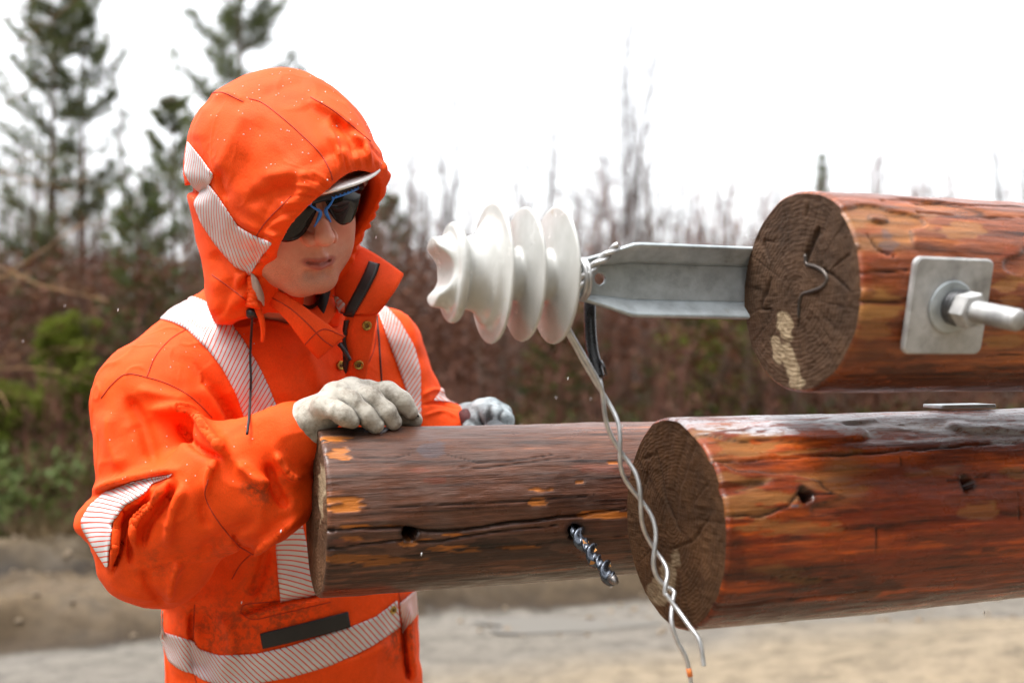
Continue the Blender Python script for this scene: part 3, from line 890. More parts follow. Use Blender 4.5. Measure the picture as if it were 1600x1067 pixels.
# ------------------------------------------------------------------ auger drill
def build_drill():
    hx, hp = cyl_hit(899, 831, np.asarray(CR), RR)
    E0 = np.asarray(CR) + hx * AX + RR * (math.sin(hp) * BK + math.cos(hp) * UP)
    tip = W(963, 911, 1.145)
    ax = tip - E0; L = np.linalg.norm(ax); ax /= L
    root = thing("auger_drill", E0 - ax * .36, "auger drill whose fluted steel bit pokes out of the thinner pole's side", "drill")
    steel = plain("drill_steel", (.085, .095, .115), .24, .85, .45, 160)
    up = np.array([0, 0, 1.0]); u = np.cross(up, ax); u /= np.linalg.norm(u); w = np.cross(ax, u)
    # twisted flute: rotating lens-shaped section with two raised lands
    ns, na = 170, 40
    s = np.linspace(-.34, L - .006, ns); a = np.arange(na) / na * 2 * np.pi
    V = []
    for k in range(ns):
        tw = 2 * np.pi * s[k] / .040
        rr = .0044 + .0072 * np.maximum(0, np.cos(a)) ** 2.4 + .0030 * np.maximum(0, -np.cos(a)) ** 5
        taper = 1 if s[k] < L - .012 else 1 - .35 * ((s[k] - L + .012) / .006)
        V.append(E0 + ax * s[k] + taper * rr[:, None] * (np.cos(a + tw)[:, None] * u + np.sin(a + tw)[:, None] * w))
    F = grid_faces(ns, na, True).tolist(); F.append([(ns - 1) * na + k for k in range(na)])
    bit = mesh_obj("auger_bit", np.vstack(V), F, steel, root)
    v, f = lathe([(-.004, .0062), (.003, .0050), (.006, .0030), (.008, .0006)], E0 + ax * (L - .008), ax, 12)
    mesh_obj("screw_point", v, f, plain("worn_steel", (.22, .20, .19), .4, .8), bit)
    random.seed(5)
    chips = MB()
    for k in range(16):
        s_ = random.uniform(.03, L - .02); a_ = random.uniform(0, 6.28)
        c = E0 + ax * s_ + .0062 * (math.cos(a_) * u + math.sin(a_) * w)
        pts = [c + np.array([random.uniform(-1, 1) for _ in range(3)]) * .0045 for _ in range(4)]
        chips.add(pts, [[0, 1, 2], [0, 2, 3], [0, 3, 1], [1, 3, 2]])
    chips.build("wood_chips", plain("orange_wood_chip", (.50, .22, .06), .8), bit, smooth=False)
    # body behind the pole
    grey = plain("dark_drill_plastic", (.03, .035, .04), .45)
    teal = plain("grey_drill_housing", (.06, .065, .07), .4)
    o = E0 - ax * .30
    v, f = lathe([(0, .006), (0, .017), (.03, .021), (.05, .021), (.055, .016)][::-1] and [(.0, .009), (.004, .017), (.03, .021), (.05, .021)], o - ax * .05 + ax * .02, ax, 24)
    vv, ff = tube([o - ax * .03, o - ax * .06 - np.array([0, 0, .06])], .016, 14); mesh_obj("gear_housing", vv, ff, grey, root)
    mesh_obj("chuck", v, f, grey, root)
    hand = W(763, 655, 1.60)
    v, f = lathe([(0, .012), (.005, .024), (.05, .028), (.12, .030), (.15, .018)], o - ax * .18 - np.array([0, 0, .07]), ax, 28)
    mesh_obj("motor_housing", v, f, teal, root)
    hc = o - ax * .12
    hc = hc - np.array([0, 0, .07])
    v, f = tube(catmull([hand + [-.002, .0, -.012], (hand + hc) / 2 + [0, .01, 0], hc], 14), .015, 16)
    mesh_obj("handle", v, f, grey, root)
    v, f = plate(hc - up * .05 - ax * .02, ax, u, up, .05, .032, .022, .008, .004)
    mesh_obj("battery", v, f, grey, root)
build_drill()
# ------------------------------------------------------------------ the worker
PB = (-.35, 1.62, 0.0)
def fabric(name, col, weave=900, var=.12, dirt=0.0, rough=.75, soil=None, sheen=.0):
    m, n, l, p = nt(name)
    co = objco(n)
    a = noise_node(n, l, co, 9, 8, .72)
    r = ramp(n, [(.3, tuple(c * (1 - var * 1.6) for c in col)), (.7, tuple(min(1, c * (1 + var)) for c in col))]); l.new(a, r.inputs[0])
    c = r.outputs[0]
    thr = noise_node(n, l, co, 1, 2, .5, (weave, weave, weave * .35))
    tr = ramp(n, [(.3, g(.86)), (.7, g(1.08))]); l.new(thr, tr.inputs[0])
    c = mixc(n, l, .7, c, tr.outputs[0], 'MULTIPLY')
    if dirt:
        d1 = ramp(n, [(.60, g(0)), (.78, g(1))]); l.new(noise_node(n, l, co, 9, 7, .72), d1.inputs[0])
        c = mixc(n, l, mth(n, l, 'MULTIPLY', d1.outputs[0], dirt), c, (.10, .035, .012))
        d2 = ramp(n, [(.66, g(0)), (.70, g(1))]); l.new(noise_node(n, l, co, 85, 5, .7), d2.inputs[0])
        c = mixc(n, l, mth(n, l, 'MULTIPLY', d2.outputs[0], dirt * 1.1), c, (.07, .035, .015))
    if soil:                                  # smears of mud with a place of their own
        for (P, rad, st) in soil:
            vm = n.new("ShaderNodeVectorMath"); vm.operation = 'DISTANCE'
            l.new(co, vm.inputs[0]); vm.inputs[1].default_value = P
            k = mth(n, l, 'SUBTRACT', 1.0, mth(n, l, 'DIVIDE', vm.outputs["Value"], rad), True)
            nn = ramp(n, [(.46, g(0)), (.60, g(1))]); l.new(noise_node(n, l, co, 75, 6, .75), nn.inputs[0])
            k = mth(n, l, 'MULTIPLY', mth(n, l, 'MULTIPLY', k, nn.outputs[0]), st * 1.6, True)
            c = mixc(n, l, k, c, (.085, .038, .016))
    l.new(c, p.inputs["Base Color"])
    p.inputs["Roughness"].default_value = rough; p.inputs["Sheen Weight"].default_value = sheen
    p.inputs["Specular IOR Level"].default_value = .25
    h = mth(n, l, 'ADD', thr, mth(n, l, 'MULTIPLY', noise_node(n, l, co, 55, 4, .6), 1.6))
    bump(n, l, p, h, .35, .0016)
    return m

def tape_mat(name, angle, period, duty, base=(.60, .61, .62), line=(.62, .045, .006)):
    m, n, l, p = nt(name)
    uv = attr(n, "tape", "Vector")
    sep = n.new("ShaderNodeSeparateXYZ"); l.new(uv, sep.inputs[0])
    nz = noise_node(n, l, objco(n), 25, 4)
    s = mth(n, l, 'ADD', mth(n, l, 'MULTIPLY', sep.outputs[0], math.cos(angle) / period), mth(n, l, 'MULTIPLY', sep.outputs[1], math.sin(angle) / period))
    s = mth(n, l, 'ADD', s, mth(n, l, 'MULTIPLY', nz, .25))
    f = mth(n, l, 'FRACT', s)
    r = ramp(n, [(0, g(1)), (duty - .04, g(1)), (duty + .04, g(0)), (.96, g(0)), (1.0, g(1))]); l.new(f, r.inputs[0])
    b = ramp(n, [(.3, tuple(c * .85 for c in base)), (.7, base)]); l.new(nz, b.inputs[0])
    sm = ramp(n, [(.64, g(0)), (.72, g(.5))]); l.new(noise_node(n, l, objco(n), 60, 6, .7), sm.inputs[0])
    bb = mixc(n, l, sm.outputs[0], b.outputs[0], (.25, .20, .15))
    c = mixc(n, l, r.outputs[0], bb, line)
    l.new(c, p.inputs["Base Color"]); p.inputs["Roughness"].default_value = .42; p.inputs["Metallic"].default_value = .12
    bump(n, l, p, f, .1, .0005)
    return m

def rel(px, py, d): return tuple(W(px, py, d) - np.array(PB))
ORANGE = (.90, .074, .0020)
M_JACKET = fabric("hi_vis_orange_cloth", ORANGE, dirt=.20, soil=[(rel(405, 772, 1.22), .022, .55), (rel(385, 765, 1.22), .014, .6), (rel(420, 782, 1.22), .014, .6), (rel(445, 770, 1.21), .06, .35),
    (rel(350, 985, 1.46), .09, .5), (rel(440, 950, 1.44), .10, .45), (rel(232, 905, 1.27), .012, 1.0), (rel(250, 880, 1.27), .05, .25), (rel(640, 1000, 1.56), .06, .7), (rel(370, 880, 1.28), .07, .3), (rel(640, 960, 1.56), .05, .6)])
M_HOOD = fabric("hi_vis_orange_hood_cloth", ORANGE, dirt=.14, soil=[(rel(450, 295, 1.27), .035, .9), (rel(494, 260, 1.26), .02, .6), (rel(425, 340, 1.28), .03, .35), (rel(345, 275, 1.3), .03, .3)])
M_SEAM = plain("seam_thread", (.40, .028, .004), .8, 0, .3, 400)
M_BLACK = plain("black_webbing", (.012, .012, .013), .6, 0, .4, 500, .4, 900)
M_ORANGE_IN = fabric("orange_collar_cloth", (.90, .075, .006), dirt=.08)

# --- bodies of cloth as distance fields -------------------------------------------------
LAT = np.array([.82, .572, 0]); FWD = np.array([.572, -.82, 0])
S_R, E_R, W_R = W(246, 632, 1.43), W(244, 836, 1.35), W(462, 676, 1.268)
S_L, E_L, W_L = W(592, 560, 1.64), W(672, 735, 1.62), W(716, 672, 1.625)
NECK = np.array([-.372, 1.535, 1.500])

def f_torso(P):
    z = P[2].ravel()
    zk = [.60, .85, 1.0, 1.15, 1.30, 1.40, 1.48, 1.56]
    cx = np.interp(z, zk, [-.348, -.349, -.350, -.352, -.362, -.368, -.372, -.372]).astype(np.float32)[None, None, :]
    cy = np.interp(z, zk, [1.63, 1.62, 1.612, 1.60, 1.575, 1.555, 1.54, 1.535]).astype(np.float32)[None, None, :]
    rl = np.interp(z, zk, [.205, .206, .203, .205, .212, .200, .165, .12]).astype(np.float32)[None, None, :]
    rd = np.interp(z, zk, [.155, .152, .150, .150, .150, .140, .120, .10]).astype(np.float32)[None, None, :]
    x, y = P[0] - cx, P[1] - cy
    a, b = x * LAT[0] + y * LAT[1], x * FWD[0] + y * FWD[1]
    e = 2.35
    k = ((np.abs(a) / rl) ** e + (np.abs(b) / rd) ** e + 1e-9) ** (1 / e)
    d = (k - 1) * np.minimum(rl, rd) * .95
    d = smax(d, P[2] - 1.515, .05)
    d = np.maximum(d, .80 - P[2])
    d = smin(d, sd_cap(P, NECK + [0, .0, -.03], S_R + [.035, .02, .0], .078, .076), .05)
    d = smin(d, sd_cap(P, W(372, 474, 1.505), W(214, 634, 1.445), .052, .050), .04)
    d = smin(d, sd_cap(P, NECK + [0, .0, -.03], S_L + [-.02, 0, .0], .085, .082), .05)
    return d

def f_sleeve_r(P):
    d = sd_cap(P, S_R, E_R + [0.0, .01, .0], .086, .077)
    d = smin(d, sd_cap(P, E_R, E_R * .45 + W_R * .55, .077, .074), .03)
    d = smin(d, sd_cap(P, E_R * .5 + W_R * .5, W_R, .070, .043), .03)
    d = smin(d, sd_ell(P, W(408, 770, 1.29), (.070, .055, .062)), .03)       # slack cloth of the cuff
    d = smin(d, sd_ell(P, W(252, 886, 1.35), (.062, .062, .047)), .03)
    d = smin(d, sd_ell(P, W(178, 812, 1.37), (.052, .06, .032)), .03)
    return d

def f_sleeve_l(P):
    d = sd_cap(P, S_L, E_L, .080, .066)
    d = smin(d, sd_cap(P, E_L, W_L, .060, .042), .03)
    return d

def px_fold(PX, PY, folds):
    out = 0
    for (pl, w, amp) in folds:
        pl = catmull(pl, max(6, 4 * len(pl))) if len(pl) > 2 else np.array(pl, float)
        d, t = polydist(PX, PY, pl)
        out = out + amp * np.exp(-(d / w) ** 2) * np.clip(5 * np.minimum(t, 1 - t) + .12, 0, 1)
    return out

def zA(*a): return [(100 + x * .375, 430 + y * .375) for x, y in a]
def zB(*a): return [(100 + x * .375, 700 + y * .375) for x, y in a]
def zC(*a): return [(380 + x * .375, 380 + y * .375) for x, y in a]
def zH(*a): return [(260 + x * .375, 90 + y * .375) for x, y in a]

FOLDS_SLEEVE = [
    (zA((265, 500), (330, 620), (380, 790)), 17, -.007), (zA((180, 560), (190, 700), (250, 820)), 20, .004),
    (zA((360, 560), (520, 560), (600, 660), (690, 760)), 14, .010), (zA((470, 620), (560, 720), (660, 765)), 9, -.009), (zA((300, 470), (420, 500), (520, 520)), 15, .004),
    (zA((110, 900), (190, 866), (330, 832), (470, 806)), 10, .006), (zA((90, 935), (190, 895), (330, 852), (470, 832)), 6, -.002),
    (zB((375, 160), (300, 215), (235, 265), (212, 400), (200, 500)), 8, .009), (zB((205, 520), (235, 400), (262, 310), (390, 200)), 6, -.010),
    (zB((290, 420), (295, 310), (360, 235), (440, 130)), 8, .010), (zB((275, 480), (282, 320), (330, 250)), 5, -.009),
    (zB((330, 420), (350, 330), (420, 230), (470, 150)), 8, -.006), (zB((500, 150), (450, 270), (425, 420)), 14, .006), (zB((590, 150), (580, 260), (600, 340)), 12, -.004),
    (zB((640, 40), (600, 110), (590, 220)), 10, .006), (zB((720, 60), (800, 130), (860, 150)), 12, .007), (zB((850, 60), (880, 170), (930, 250)), 12, -.010), (zB((880, 20), (940, 110), (990, 130)), 9, .006),
    (zB((700, 520), (760, 470), (880, 370), (990, 280)), 10, .006), (zB((560, 440), (650, 370), (800, 300)), 16, -.004), (zB((480, 470), (450, 560), (440, 640)), 12, .006), (zB((330, 500), (360, 580), (420, 650)), 12, -.004),
    (zB((700, 350), (740, 410), (800, 440)), 7, -.004), (zB((740, 480), (715, 520), (700, 550)), 4, -.005)]
FOLDS_TORSO = [
    (zA((480, 340), (580, 440), (680, 560), (740, 690)), 15, -.007), (zA((560, 420), (640, 560), (720, 700)), 12, .005), (zA((380, 560), (520, 650), (690, 770)), 10, -.006),
    (zC((260, 440), (300, 520), (320, 620)), 20, .003), (zB((560, 640), (600, 800), (560, 960)), 22, -.005), (zB((640, 700), (700, 800), (650, 960)), 16, .004), (zB((720, 690), (900, 640), (1120, 600)), 6, -.004), (zB((720, 710), (900, 670), (1120, 625)), 6, .004),
    (zB((540, 650), (530, 760), (545, 960)), 5, -.004), (zB((850, 400), (820, 520), (780, 620)), 14, -.006), (zB((1130, 900), (1250, 870), (1380, 800)), 12, .004), (zB((1410, 700), (1420, 850), (1440, 970)), 5, -.006), (zB((1440, 640), (1450, 850), (1470, 970)), 10, .005),
    (zC((430, 590), (440, 500), (500, 330)), 5, -.003), (zC((620, 260), (690, 330), (740, 470)), 14, .004), (zC((740, 640), (800, 610), (880, 650)), 7, .006), (zC((745, 675), (810, 665), (900, 690)), 5, -.006), (zC((750, 720), (830, 700), (900, 730)), 6, .004)]

JH = .0042
xs, ys, zs = axes((-.665, 1.165, .80), (-.015, 1.80, 1.64), JH)
P = open_grid(xs, ys, zs)
fs, ft, fl = f_sleeve_r(P), f_torso(P), f_sleeve_l(P)
def apply_folds(f, folds, seed, amp):
    I = np.nonzero(np.abs(f) < .035)
    pts = np.stack([xs[I[0]], ys[I[1]], zs[I[2]]], 1).astype(float)
    PX, PY = pix(pts)
    add = px_fold(PX, PY, folds) if folds else 0
    add = add + amp * (.0042 * vnoise(pts, 13, seed) + .0022 * vnoise(pts * [1, 1, 1.3], 31, seed + 1) + .0008 * vnoise(pts, 75, seed + 2))
    f[I] -= np.clip(add, -.011, .020).astype(np.float32)
apply_folds(fs, [(a, b * .8, c * 1.7) for a, b, c in FOLDS_SLEEVE], 1, 1.1)
apply_folds(ft, [(a, b * .85, c * 1.6) for a, b, c in FOLDS_TORSO], 4, .9)
apply_folds(fl, None, 8, 1.2)
# arms join the body at the shoulder, lie against it further down
kz = np.clip((P[2] - 1.30) / .10, 0, 1) * .035 + .006
fj = smin(ft, fs, kz)
fj = smin(fj, fl, .02)
fj = smax(fj, -sd_cap(P, NECK + [0.015, -.03, .015], NECK + [.03, -.10, .12], .060, .072), .012)   # neck opening
JV, JQ = surf_nets(fj, xs, ys, zs, 2)
del fs, fl, fj
def crisp(V, Q, sets, seed, amp=1.0, lo=-.0045):
    """finer cloth relief on a subdivided surface: sharp crests along the folds, small crinkles"""
    V, Q = subdivide(V, Q)
    V = lap(V, Q, 2)
    N = vnormals(V, Q)
    PX, PY = pix(V)
    view = V - np.array([0, 0, CAMZ]); view /= np.linalg.norm(view, axis=1)[:, None]
    vis = np.clip(-np.einsum('ij,ij->i', view, N) * 4, 0, 1)
    add = np.zeros(len(V))
    for mask, folds, kw, ka in sets:
        I = np.nonzero((mask(V) if mask else np.ones(len(V), bool)) & (vis > 0))[0]
        add[I] += px_fold(PX[I], PY[I], [(a, b * kw, c * ka) for a, b, c in folds]) * vis[I]
    w1 = vnoise(V + .03 * np.stack([vnoise(V, 9, seed), vnoise(V, 9, seed + 1), vnoise(V, 9, seed + 2)], 1), 17, seed + 3)
    w2 = vnoise(V + .02 * np.stack([vnoise(V, 16, seed + 4), vnoise(V, 16, seed + 5), vnoise(V, 16, seed + 6)], 1), 34, seed + 7)
    add += amp * (.0024 * (np.exp(-(w1 / .10) ** 2) - .25) * np.clip(vnoise(V, 6, seed + 8) + .3, 0, 1) + .0014 * (np.exp(-(w2 / .12) ** 2) - .25) * np.clip(vnoise(V, 8, seed + 9) + .2, 0, 1))
    V = V + N * np.clip(add, lo, .008)[:, None]
    return V, Q
def is_sleeve(V):
    P_ = tuple(V[:, k].reshape(1, 1, -1).astype(np.float32) for k in range(3))
    z_ = P_[2]
    def tv(V):
        out = np.zeros(len(V))
        for i in range(0, len(V), 20000):
            v = V[i:i + 20000]
            pp = tuple(v[:, k].reshape(-1, 1, 1).astype(np.float32) for k in range(3))
            out[i:i + 20000] = f_sleeve_r(pp).ravel()
        return out
    return tv(V) < .018
JV, JQ = crisp(JV, JQ, [(lambda V: is_sleeve(V) , FOLDS_SLEEVE, .42, .75), (lambda V: ~is_sleeve(V), FOLDS_TORSO, .42, .7)], 60)
JN = vnormals(JV, JQ)

# the body itself: head, neck, trunk and limbs in one surface
HC = None
HCH = np.array([-.3090, 1.392, 1.6600])         # the hood sits in a frame of its own
def Rm(y, p, r):
    cy, sy, cp, sp, cr, sr = math.cos(y), math.sin(y), math.cos(p), math.sin(p), math.cos(r), math.sin(r)
    return np.array([[cy, -sy, 0], [sy, cy, 0], [0, 0, 1]]) @ np.array([[1, 0, 0], [0, cp, -sp], [0, sp, cp]]) @ np.array([[cr, 0, sr], [0, 1, 0], [-sr, 0, cr]])
HR = Rm(math.radians(220), math.radians(-27), math.radians(14))
HRH = Rm(math.radians(218.5), math.radians(-22.5), math.radians(6.5))
HC = W(499, 408, 1.318) - HR @ np.array([0, .105, -.045])       # local x: his right, y: face, z: crown
def H(*p): return HC + HR @ np.array(p, float)
def Hs(a): return HC + np.asarray(a, float) @ HR.T
def tolocal(P, C=HC, R=HR):
    X, Y, Z = P[0] - C[0], P[1] - C[1], P[2] - C[2]
    return tuple(R[0][k] * X + R[1][k] * Y + R[2][k] * Z for k in range(3))

def fine_axis(lo, hi, a, b, h, H_):
    left = np.arange(a - H_ * .5, lo, -H_)[::-1]; right = np.arange(b + H_ * .5, hi, H_)
    return np.concatenate([left, np.arange(a, b, h), right]).astype(np.float32)
bx = fine_axis(-.62, .0, -.420, -.195, .0019, .016)
by = fine_axis(1.15, 1.85, 1.262, 1.52, .0019, .016)
bz = fine_axis(-.02, 1.86, 1.535, 1.80, .0019, .016)
P = open_grid(bx, by, bz)
L = tolocal(P)
ax_ = np.abs(L[0]); LM = (ax_, L[1], L[2])         # mirrored half
d = sd_ell(L, (0, 0, .045), (.077, .098, .088))
d = smin(d, sd_ell(L, (0, .030, -.018), (.067, .070, .080)), .03)
d = smin(d, sd_cap(LM, (.057, .004, -.054), (.018, .074, -.083), .029, .022), .03)
d = smin(d, sd_ell(L, (0, .080, -.082), (.028, .022, .019)), .016)
d = smin(d, sd_ell(LM, (.042, .062, -.010), (.028, .027, .030)), .02)
d = smin(d, sd_ell(LM, (.047, .048, -.046), (.024, .032, .030)), .025)
d = smin(d, sd_cap(LM, (.036, .084, .053), (.004, .092, .051), .011, .010), .012)
d = smin(d, sd_ell(L, (0, .075, -.045), (.039, .027, .029)), .02)
d = smax(d, -sd_ell(LM, (.032, .106, .032), (.020, .018, .014)), .012)
d = smin(d, sd_ell(LM, (.032, .081, .032), (.0125, .0125, .0125)), .003)
nose = sd_cap(L, (0.001, .094, .034), (.003, .1275, .0005), .0080, .0106)
nose = smin(nose, sd_ell(L, (.003, .1265, -.0035), (.0126, .0122, .0108)), .005)
nose = smin(nose, sd_ell((np.abs(L[0] - .002), L[1], L[2]), (.0160, .1110, -.0090), (.0074, .0140, .0098)), .005)
d = smin(d, nose, .007)
d = smin(d, sd_cap(L, (0, .108, -.014), (0, .101, -.034), .0050, .004), .007)
d = smax(d, -sd_ell((np.abs(L[0] - .002), L[1], L[2]), (.0092, .1185, -.0185), (.0052, .0095, .0056)), .0025)
LT = (ax_, L[1], L[2] - .11 * L[0])
up = smin(sd_cap(LT, (.0045, .1010, -.0408), (.0350, .0800, -.0455), .0066, .0030), sd_cap(LT, (0, .1025, -.0420), (.006, .1035, -.0408), .0060, .0062), .004)
lo = smin(sd_cap(LT, (.000, .1025, -.0535), (.0160, .0965, -.0515), .0082, .0068), sd_cap(LT, (.016, .0945, -.0510), (.0345, .0800, -.0466), .0062, .0026), .004)
d = smin(d, up, .0045); d = smin(d, lo, .0045)
d = smax(d, -smin(sd_cap(LT, (0, .1085, -.0472), (.014, .1025, -.0468), .0024, .0021), sd_cap(LT, (.014, .1025, -.0468), (.0355, .0835, -.0455), .0018, .0006), .001), .0016)
d = smax(d, -sd_cap(LM, (0, .1050, -.0655), (.012, .1005, -.0640), .0030, .003), .012)
d = smin(d, sd_ell(LM, (.078, -.006, .002), (.009, .018, .031)), .006)
nk = H(0, -.035, -.03)
d = smin(d, sd_cap(P, nk, NECK + [.0, .0, -.02], .062, .066), .03)
tk_ = sd_cap(P, NECK + [0, .02, -.05], (-.352, 1.62, 1.0), .085, .12)
d = smin(d, tk_, .04)
for s_, e_, w_ in ((S_R, E_R, W_R), (S_L, E_L, W_L)):
    d = smin(d, sd_cap(P, NECK + [0, .01, -.06], s_, .055, .05), .03)
    d = smin(d, sd_cap(P, s_, e_, .048, .040), .02); d = smin(d, sd_cap(P, e_, w_, .040, .030), .02)
HIP = []
for s_ in (-1, 1):
    hp_ = np.array([-.348, 1.625, .93]) + LAT * .095 * s_
    kn = hp_ + np.array([.01, -.03, -.44]) + LAT * .02 * s_; an = kn + np.array([-.01, .03, -.40])
    HIP.append((hp_, kn, an))
    d = smin(d, sd_cap(P, hp_, kn, .08, .06), .03); d = smin(d, sd_cap(P, kn, an, .055, .042), .02)
BV, BQ = surf_nets(d, bx, by, bz, 1)
BL = (BV - HC) @ HR
lip = np.clip(2.6 * (1.0 - (np.abs(BL[:, 0] + .002) / .0285) ** 2 - ((BL[:, 2] - .11 * BL[:, 0] + .0482 - .0020 * (np.abs(BL[:, 0]) / .02)) / .0106) ** 2), 0, 1) * (BL[:, 1] > .08)
beard = np.clip(1 - ((BL[:, 2] + .075) / .05) ** 2, 0, 1) * (BL[:, 1] > -.01) 
rosy = np.exp(-((BL - [0, .122, -.005]) ** 2).sum(1) / .016 ** 2) + .7 * np.exp(-(((np.abs(BL[:, 0]) - .042) / .022) ** 2 + ((BL[:, 2] + .012) / .022) ** 2)) * (BL[:, 1] > .03)
m, n, l, p = nt("skin")
co = objco(n)
r = ramp(n, [(.3, (.58, .25, .155)), (.7, (.68, .33, .22))]); l.new(noise_node(n, l, co, 40, 5, .6), r.inputs[0])
bl_ = ramp(n, [(.42, g(0)), (.68, g(.45))]); l.new(noise_node(n, l, co, 75, 6, .7), bl_.inputs[0])
c = mixc(n, l, bl_.outputs[0], r.outputs[0], (.60, .17, .10))
c = mixc(n, l, mth(n, l, 'MULTIPLY', attr(n, "rosy"), .8), c, (.64, .19, .13))
st = ramp(n, [(.45, g(.2)), (.65, g(1))]); l.new(noise_node(n, l, co, 700, 2), st.inputs[0])
c = mixc(n, l, mth(n, l, 'MULTIPLY', mth(n, l, 'MULTIPLY', attr(n, "beard"), st.outputs[0]), .42), c, (.20, .12, .10))
c = mixc(n, l, mth(n, l, 'MULTIPLY', attr(n, "lip"), .85), c, (.34, .075, .058))
l.new(c, p.inputs["Base Color"])
p.inputs["Roughness"].default_value = .42; p.inputs["Subsurface Weight"].default_value = .06
p.inputs["Subsurface Radius"].default_value = (.010, .004, .002); p.inputs["Subsurface Scale"].default_value = 1.0
bump(n, l, p, noise_node(n, l, co, 480, 6, .75), .6, .0013)
person = mesh_obj("person", BV, BQ, m, None, PB, attrs=dict(lip=lip, beard=np.clip(beard, 0, 1), rosy=np.clip(rosy, 0, 1)))
tag(person, "worker in orange hooded rain jacket and dark safety glasses leaning over the poles", "person")

jacket = mesh_obj("jacket", JV, JQ, M_JACKET, person)
JBVH = BVHTree.FromPolygons(JV.tolist(), JQ.tolist())
_sl = is_sleeve(JV)
TBVH = BVHTree.FromPolygons(JV.tolist(), JQ[~_sl[JQ].any(1)].tolist())

# trousers and boots (below the picture's lower edge)
tr = MB()
for k, (hp_, kn, an) in enumerate(HIP):
    v, f = tube(catmull([hp_ + [0, 0, .06], hp_, (hp_ + kn) / 2, kn, (kn + an) / 2, an + [0, 0, -.02]], 30), np.interp(np.linspace(0, 1, 30), [0, .2, .55, 1], [.10, .108, .085, .085]), 22)
    tr.add(v, f)
v, f = tube([np.array([-.348, 1.622, .78]), np.array([-.348, 1.622, .86]), np.array([-.349, 1.62, .95])], [.12, .165, .15], 24); tr.add(v, f)
tr.build("trousers", M_JACKET, person)
M_BOOT = plain("dark_boot_rubber", (.03, .027, .024), .55, 0, .4, 30)
for hp_, kn, an in HIP:
    a_ = an.copy(); a_[2] = 0
    gx, gy, gz = axes((a_[0] - .17, a_[1] - .30, -.01), (a_[0] + .25, a_[1] + .16, .36), .009)
    Q = open_grid(gx, gy, gz)
    toe = a_ + FWD * .17
    dd = smin(sd_cap(Q, a_ + [0, 0, .34], a_ + [0, 0, .06], .066, .055), sd_cap(Q, a_ + [0, 0, .045] - FWD * .04, toe + [0, 0, .040], .046, .044), .04)
    dd = np.maximum(dd, -Q[2] + .001)
    v, q = surf_nets(dd, gx, gy, gz, 2)
    mesh_obj("boot", v, q, M_BOOT, person)

# --- hood --------------------------------------------------------------------------------
hx_, hy_, hz_ = axes((-.50, 1.165, 1.485), (-.135, 1.63, 1.885), .0026)
P = open_grid(hx_, hy_, hz_); L = tolocal(P, HCH, HRH)
def hood_outer(L, P):
    k_ = np.clip((L[1] - .0) / .09, 0, 1)
    L = (np.where(L[0] < 0, L[0] * (1 + .17 * k_ * k_ * (3 - 2 * k_)), L[0]), L[1], L[2])
    d = sd_ell(L, (0.006, -.012, .056), (.127, .152, .128))
    d = smin(d, sd_ell(L, (.006, .078, .042), (.098, .118, .100)), .05)
    d = smin(d, sd_ell(L, (-.004, -.045, -.02), (.110, .105, .112)), .05)
    d = smin(d, sd_cap(L, (.03, .005, -.06), (.040, .000, -.125), .072, .060), .04)
    d = smin(d, sd_cap(L, (-.02, -.01, -.07), (-.03, -.02, -.13), .075, .07), .04)
    d = smin(d, sd_ell(P, W(388, 456, 1.405), (.046, .06, .055)), .04)
    d = smin(d, sd_cap(P, HCH + HRH @ np.array([0, -.06, -.07]), NECK + [.01, .01, -.01], .088, .085), .05)
    return d
d = hood_outer(L, P)
# where the hood's edge runs: (x, z) -> how far forward the cloth reaches
RIM = []
for q in ((560, 246), (530, 260), (500, 286), (472, 320), (442, 346), (428, 372), (417, 400), (405, 428), (396, 460)):
    dv = np.array([(q[0] - 800) / FPX, 1, (HZ - q[1]) / FPX]); dv /= np.linalg.norm(dv); t = 1.0
    for k in range(70):
        pp = np.array([0, 0, CAMZ]) + dv * t
        PP = tuple(np.array([[[c]]], np.float32) for c in pp)
        t += .8 * float(hood_outer(tolocal(PP, HCH, HRH), PP).ravel()[0])
    RIM.append(HRH.T @ (pp - HCH))
RIM += [np.array(q) for q in ((-.045, .160, .100), (-.070, .140, .085), (-.088, .112, .055), (-.092, .090, .02), (-.088, .075, -.02), (-.082, .062, -.06), (-.08, .050, -.10), (-.07, .035, -.18), (.075, .035, -.18))]
for q in ((470, 272), (495, 248), (445, 305), (525, 235), (555, 225), (415, 345), (400, 380), (480, 235), (440, 270)):   # well behind the edge: all cloth
    dv = np.array([(q[0] - 800) / FPX, 1, (HZ - q[1]) / FPX]); dv /= np.linalg.norm(dv); t = 1.0
    for k in range(70):
        pp = np.array([0, 0, CAMZ]) + dv * t
        PP = tuple(np.array([[[c]]], np.float32) for c in pp)
        t += .8 * float(hood_outer(tolocal(PP, HCH, HRH), PP).ravel()[0])
    RIM.append(HRH.T @ (pp - HCH) + np.array([0, .030, 0]))
RIM = np.array(RIM)
num, den = 0, 1e-9
for q in RIM:
    w_ = np.exp(-((L[0] - q[0]) ** 2 + (L[2] - q[2]) ** 2) / (2 * .020 ** 2)) + 1e-7
    num = num + w_ * q[1]; den = den + w_
yr = (num / den).astype(np.float32)
I = np.nonzero(np.abs(d) < .030)
lx, ly, lz = (a[I] for a in L)
pts = np.stack([hx_[I[0]], hy_[I[1]], hz_[I[2]]], 1).astype(float)
sdist = yr[I] - ly
th = np.arctan2(lx, lz + .01)
loc = np.stack([lx, ly, lz], 1)
wav = vnoise(np.stack([th * 4.2, th * 0 + .3, th * 0], 1), 1, 21)
wav2 = vnoise(np.stack([th * 11, sdist * 14, th * 0], 1), 1, 22)
near = np.exp(-np.clip(sdist, 0, 1) / .040)
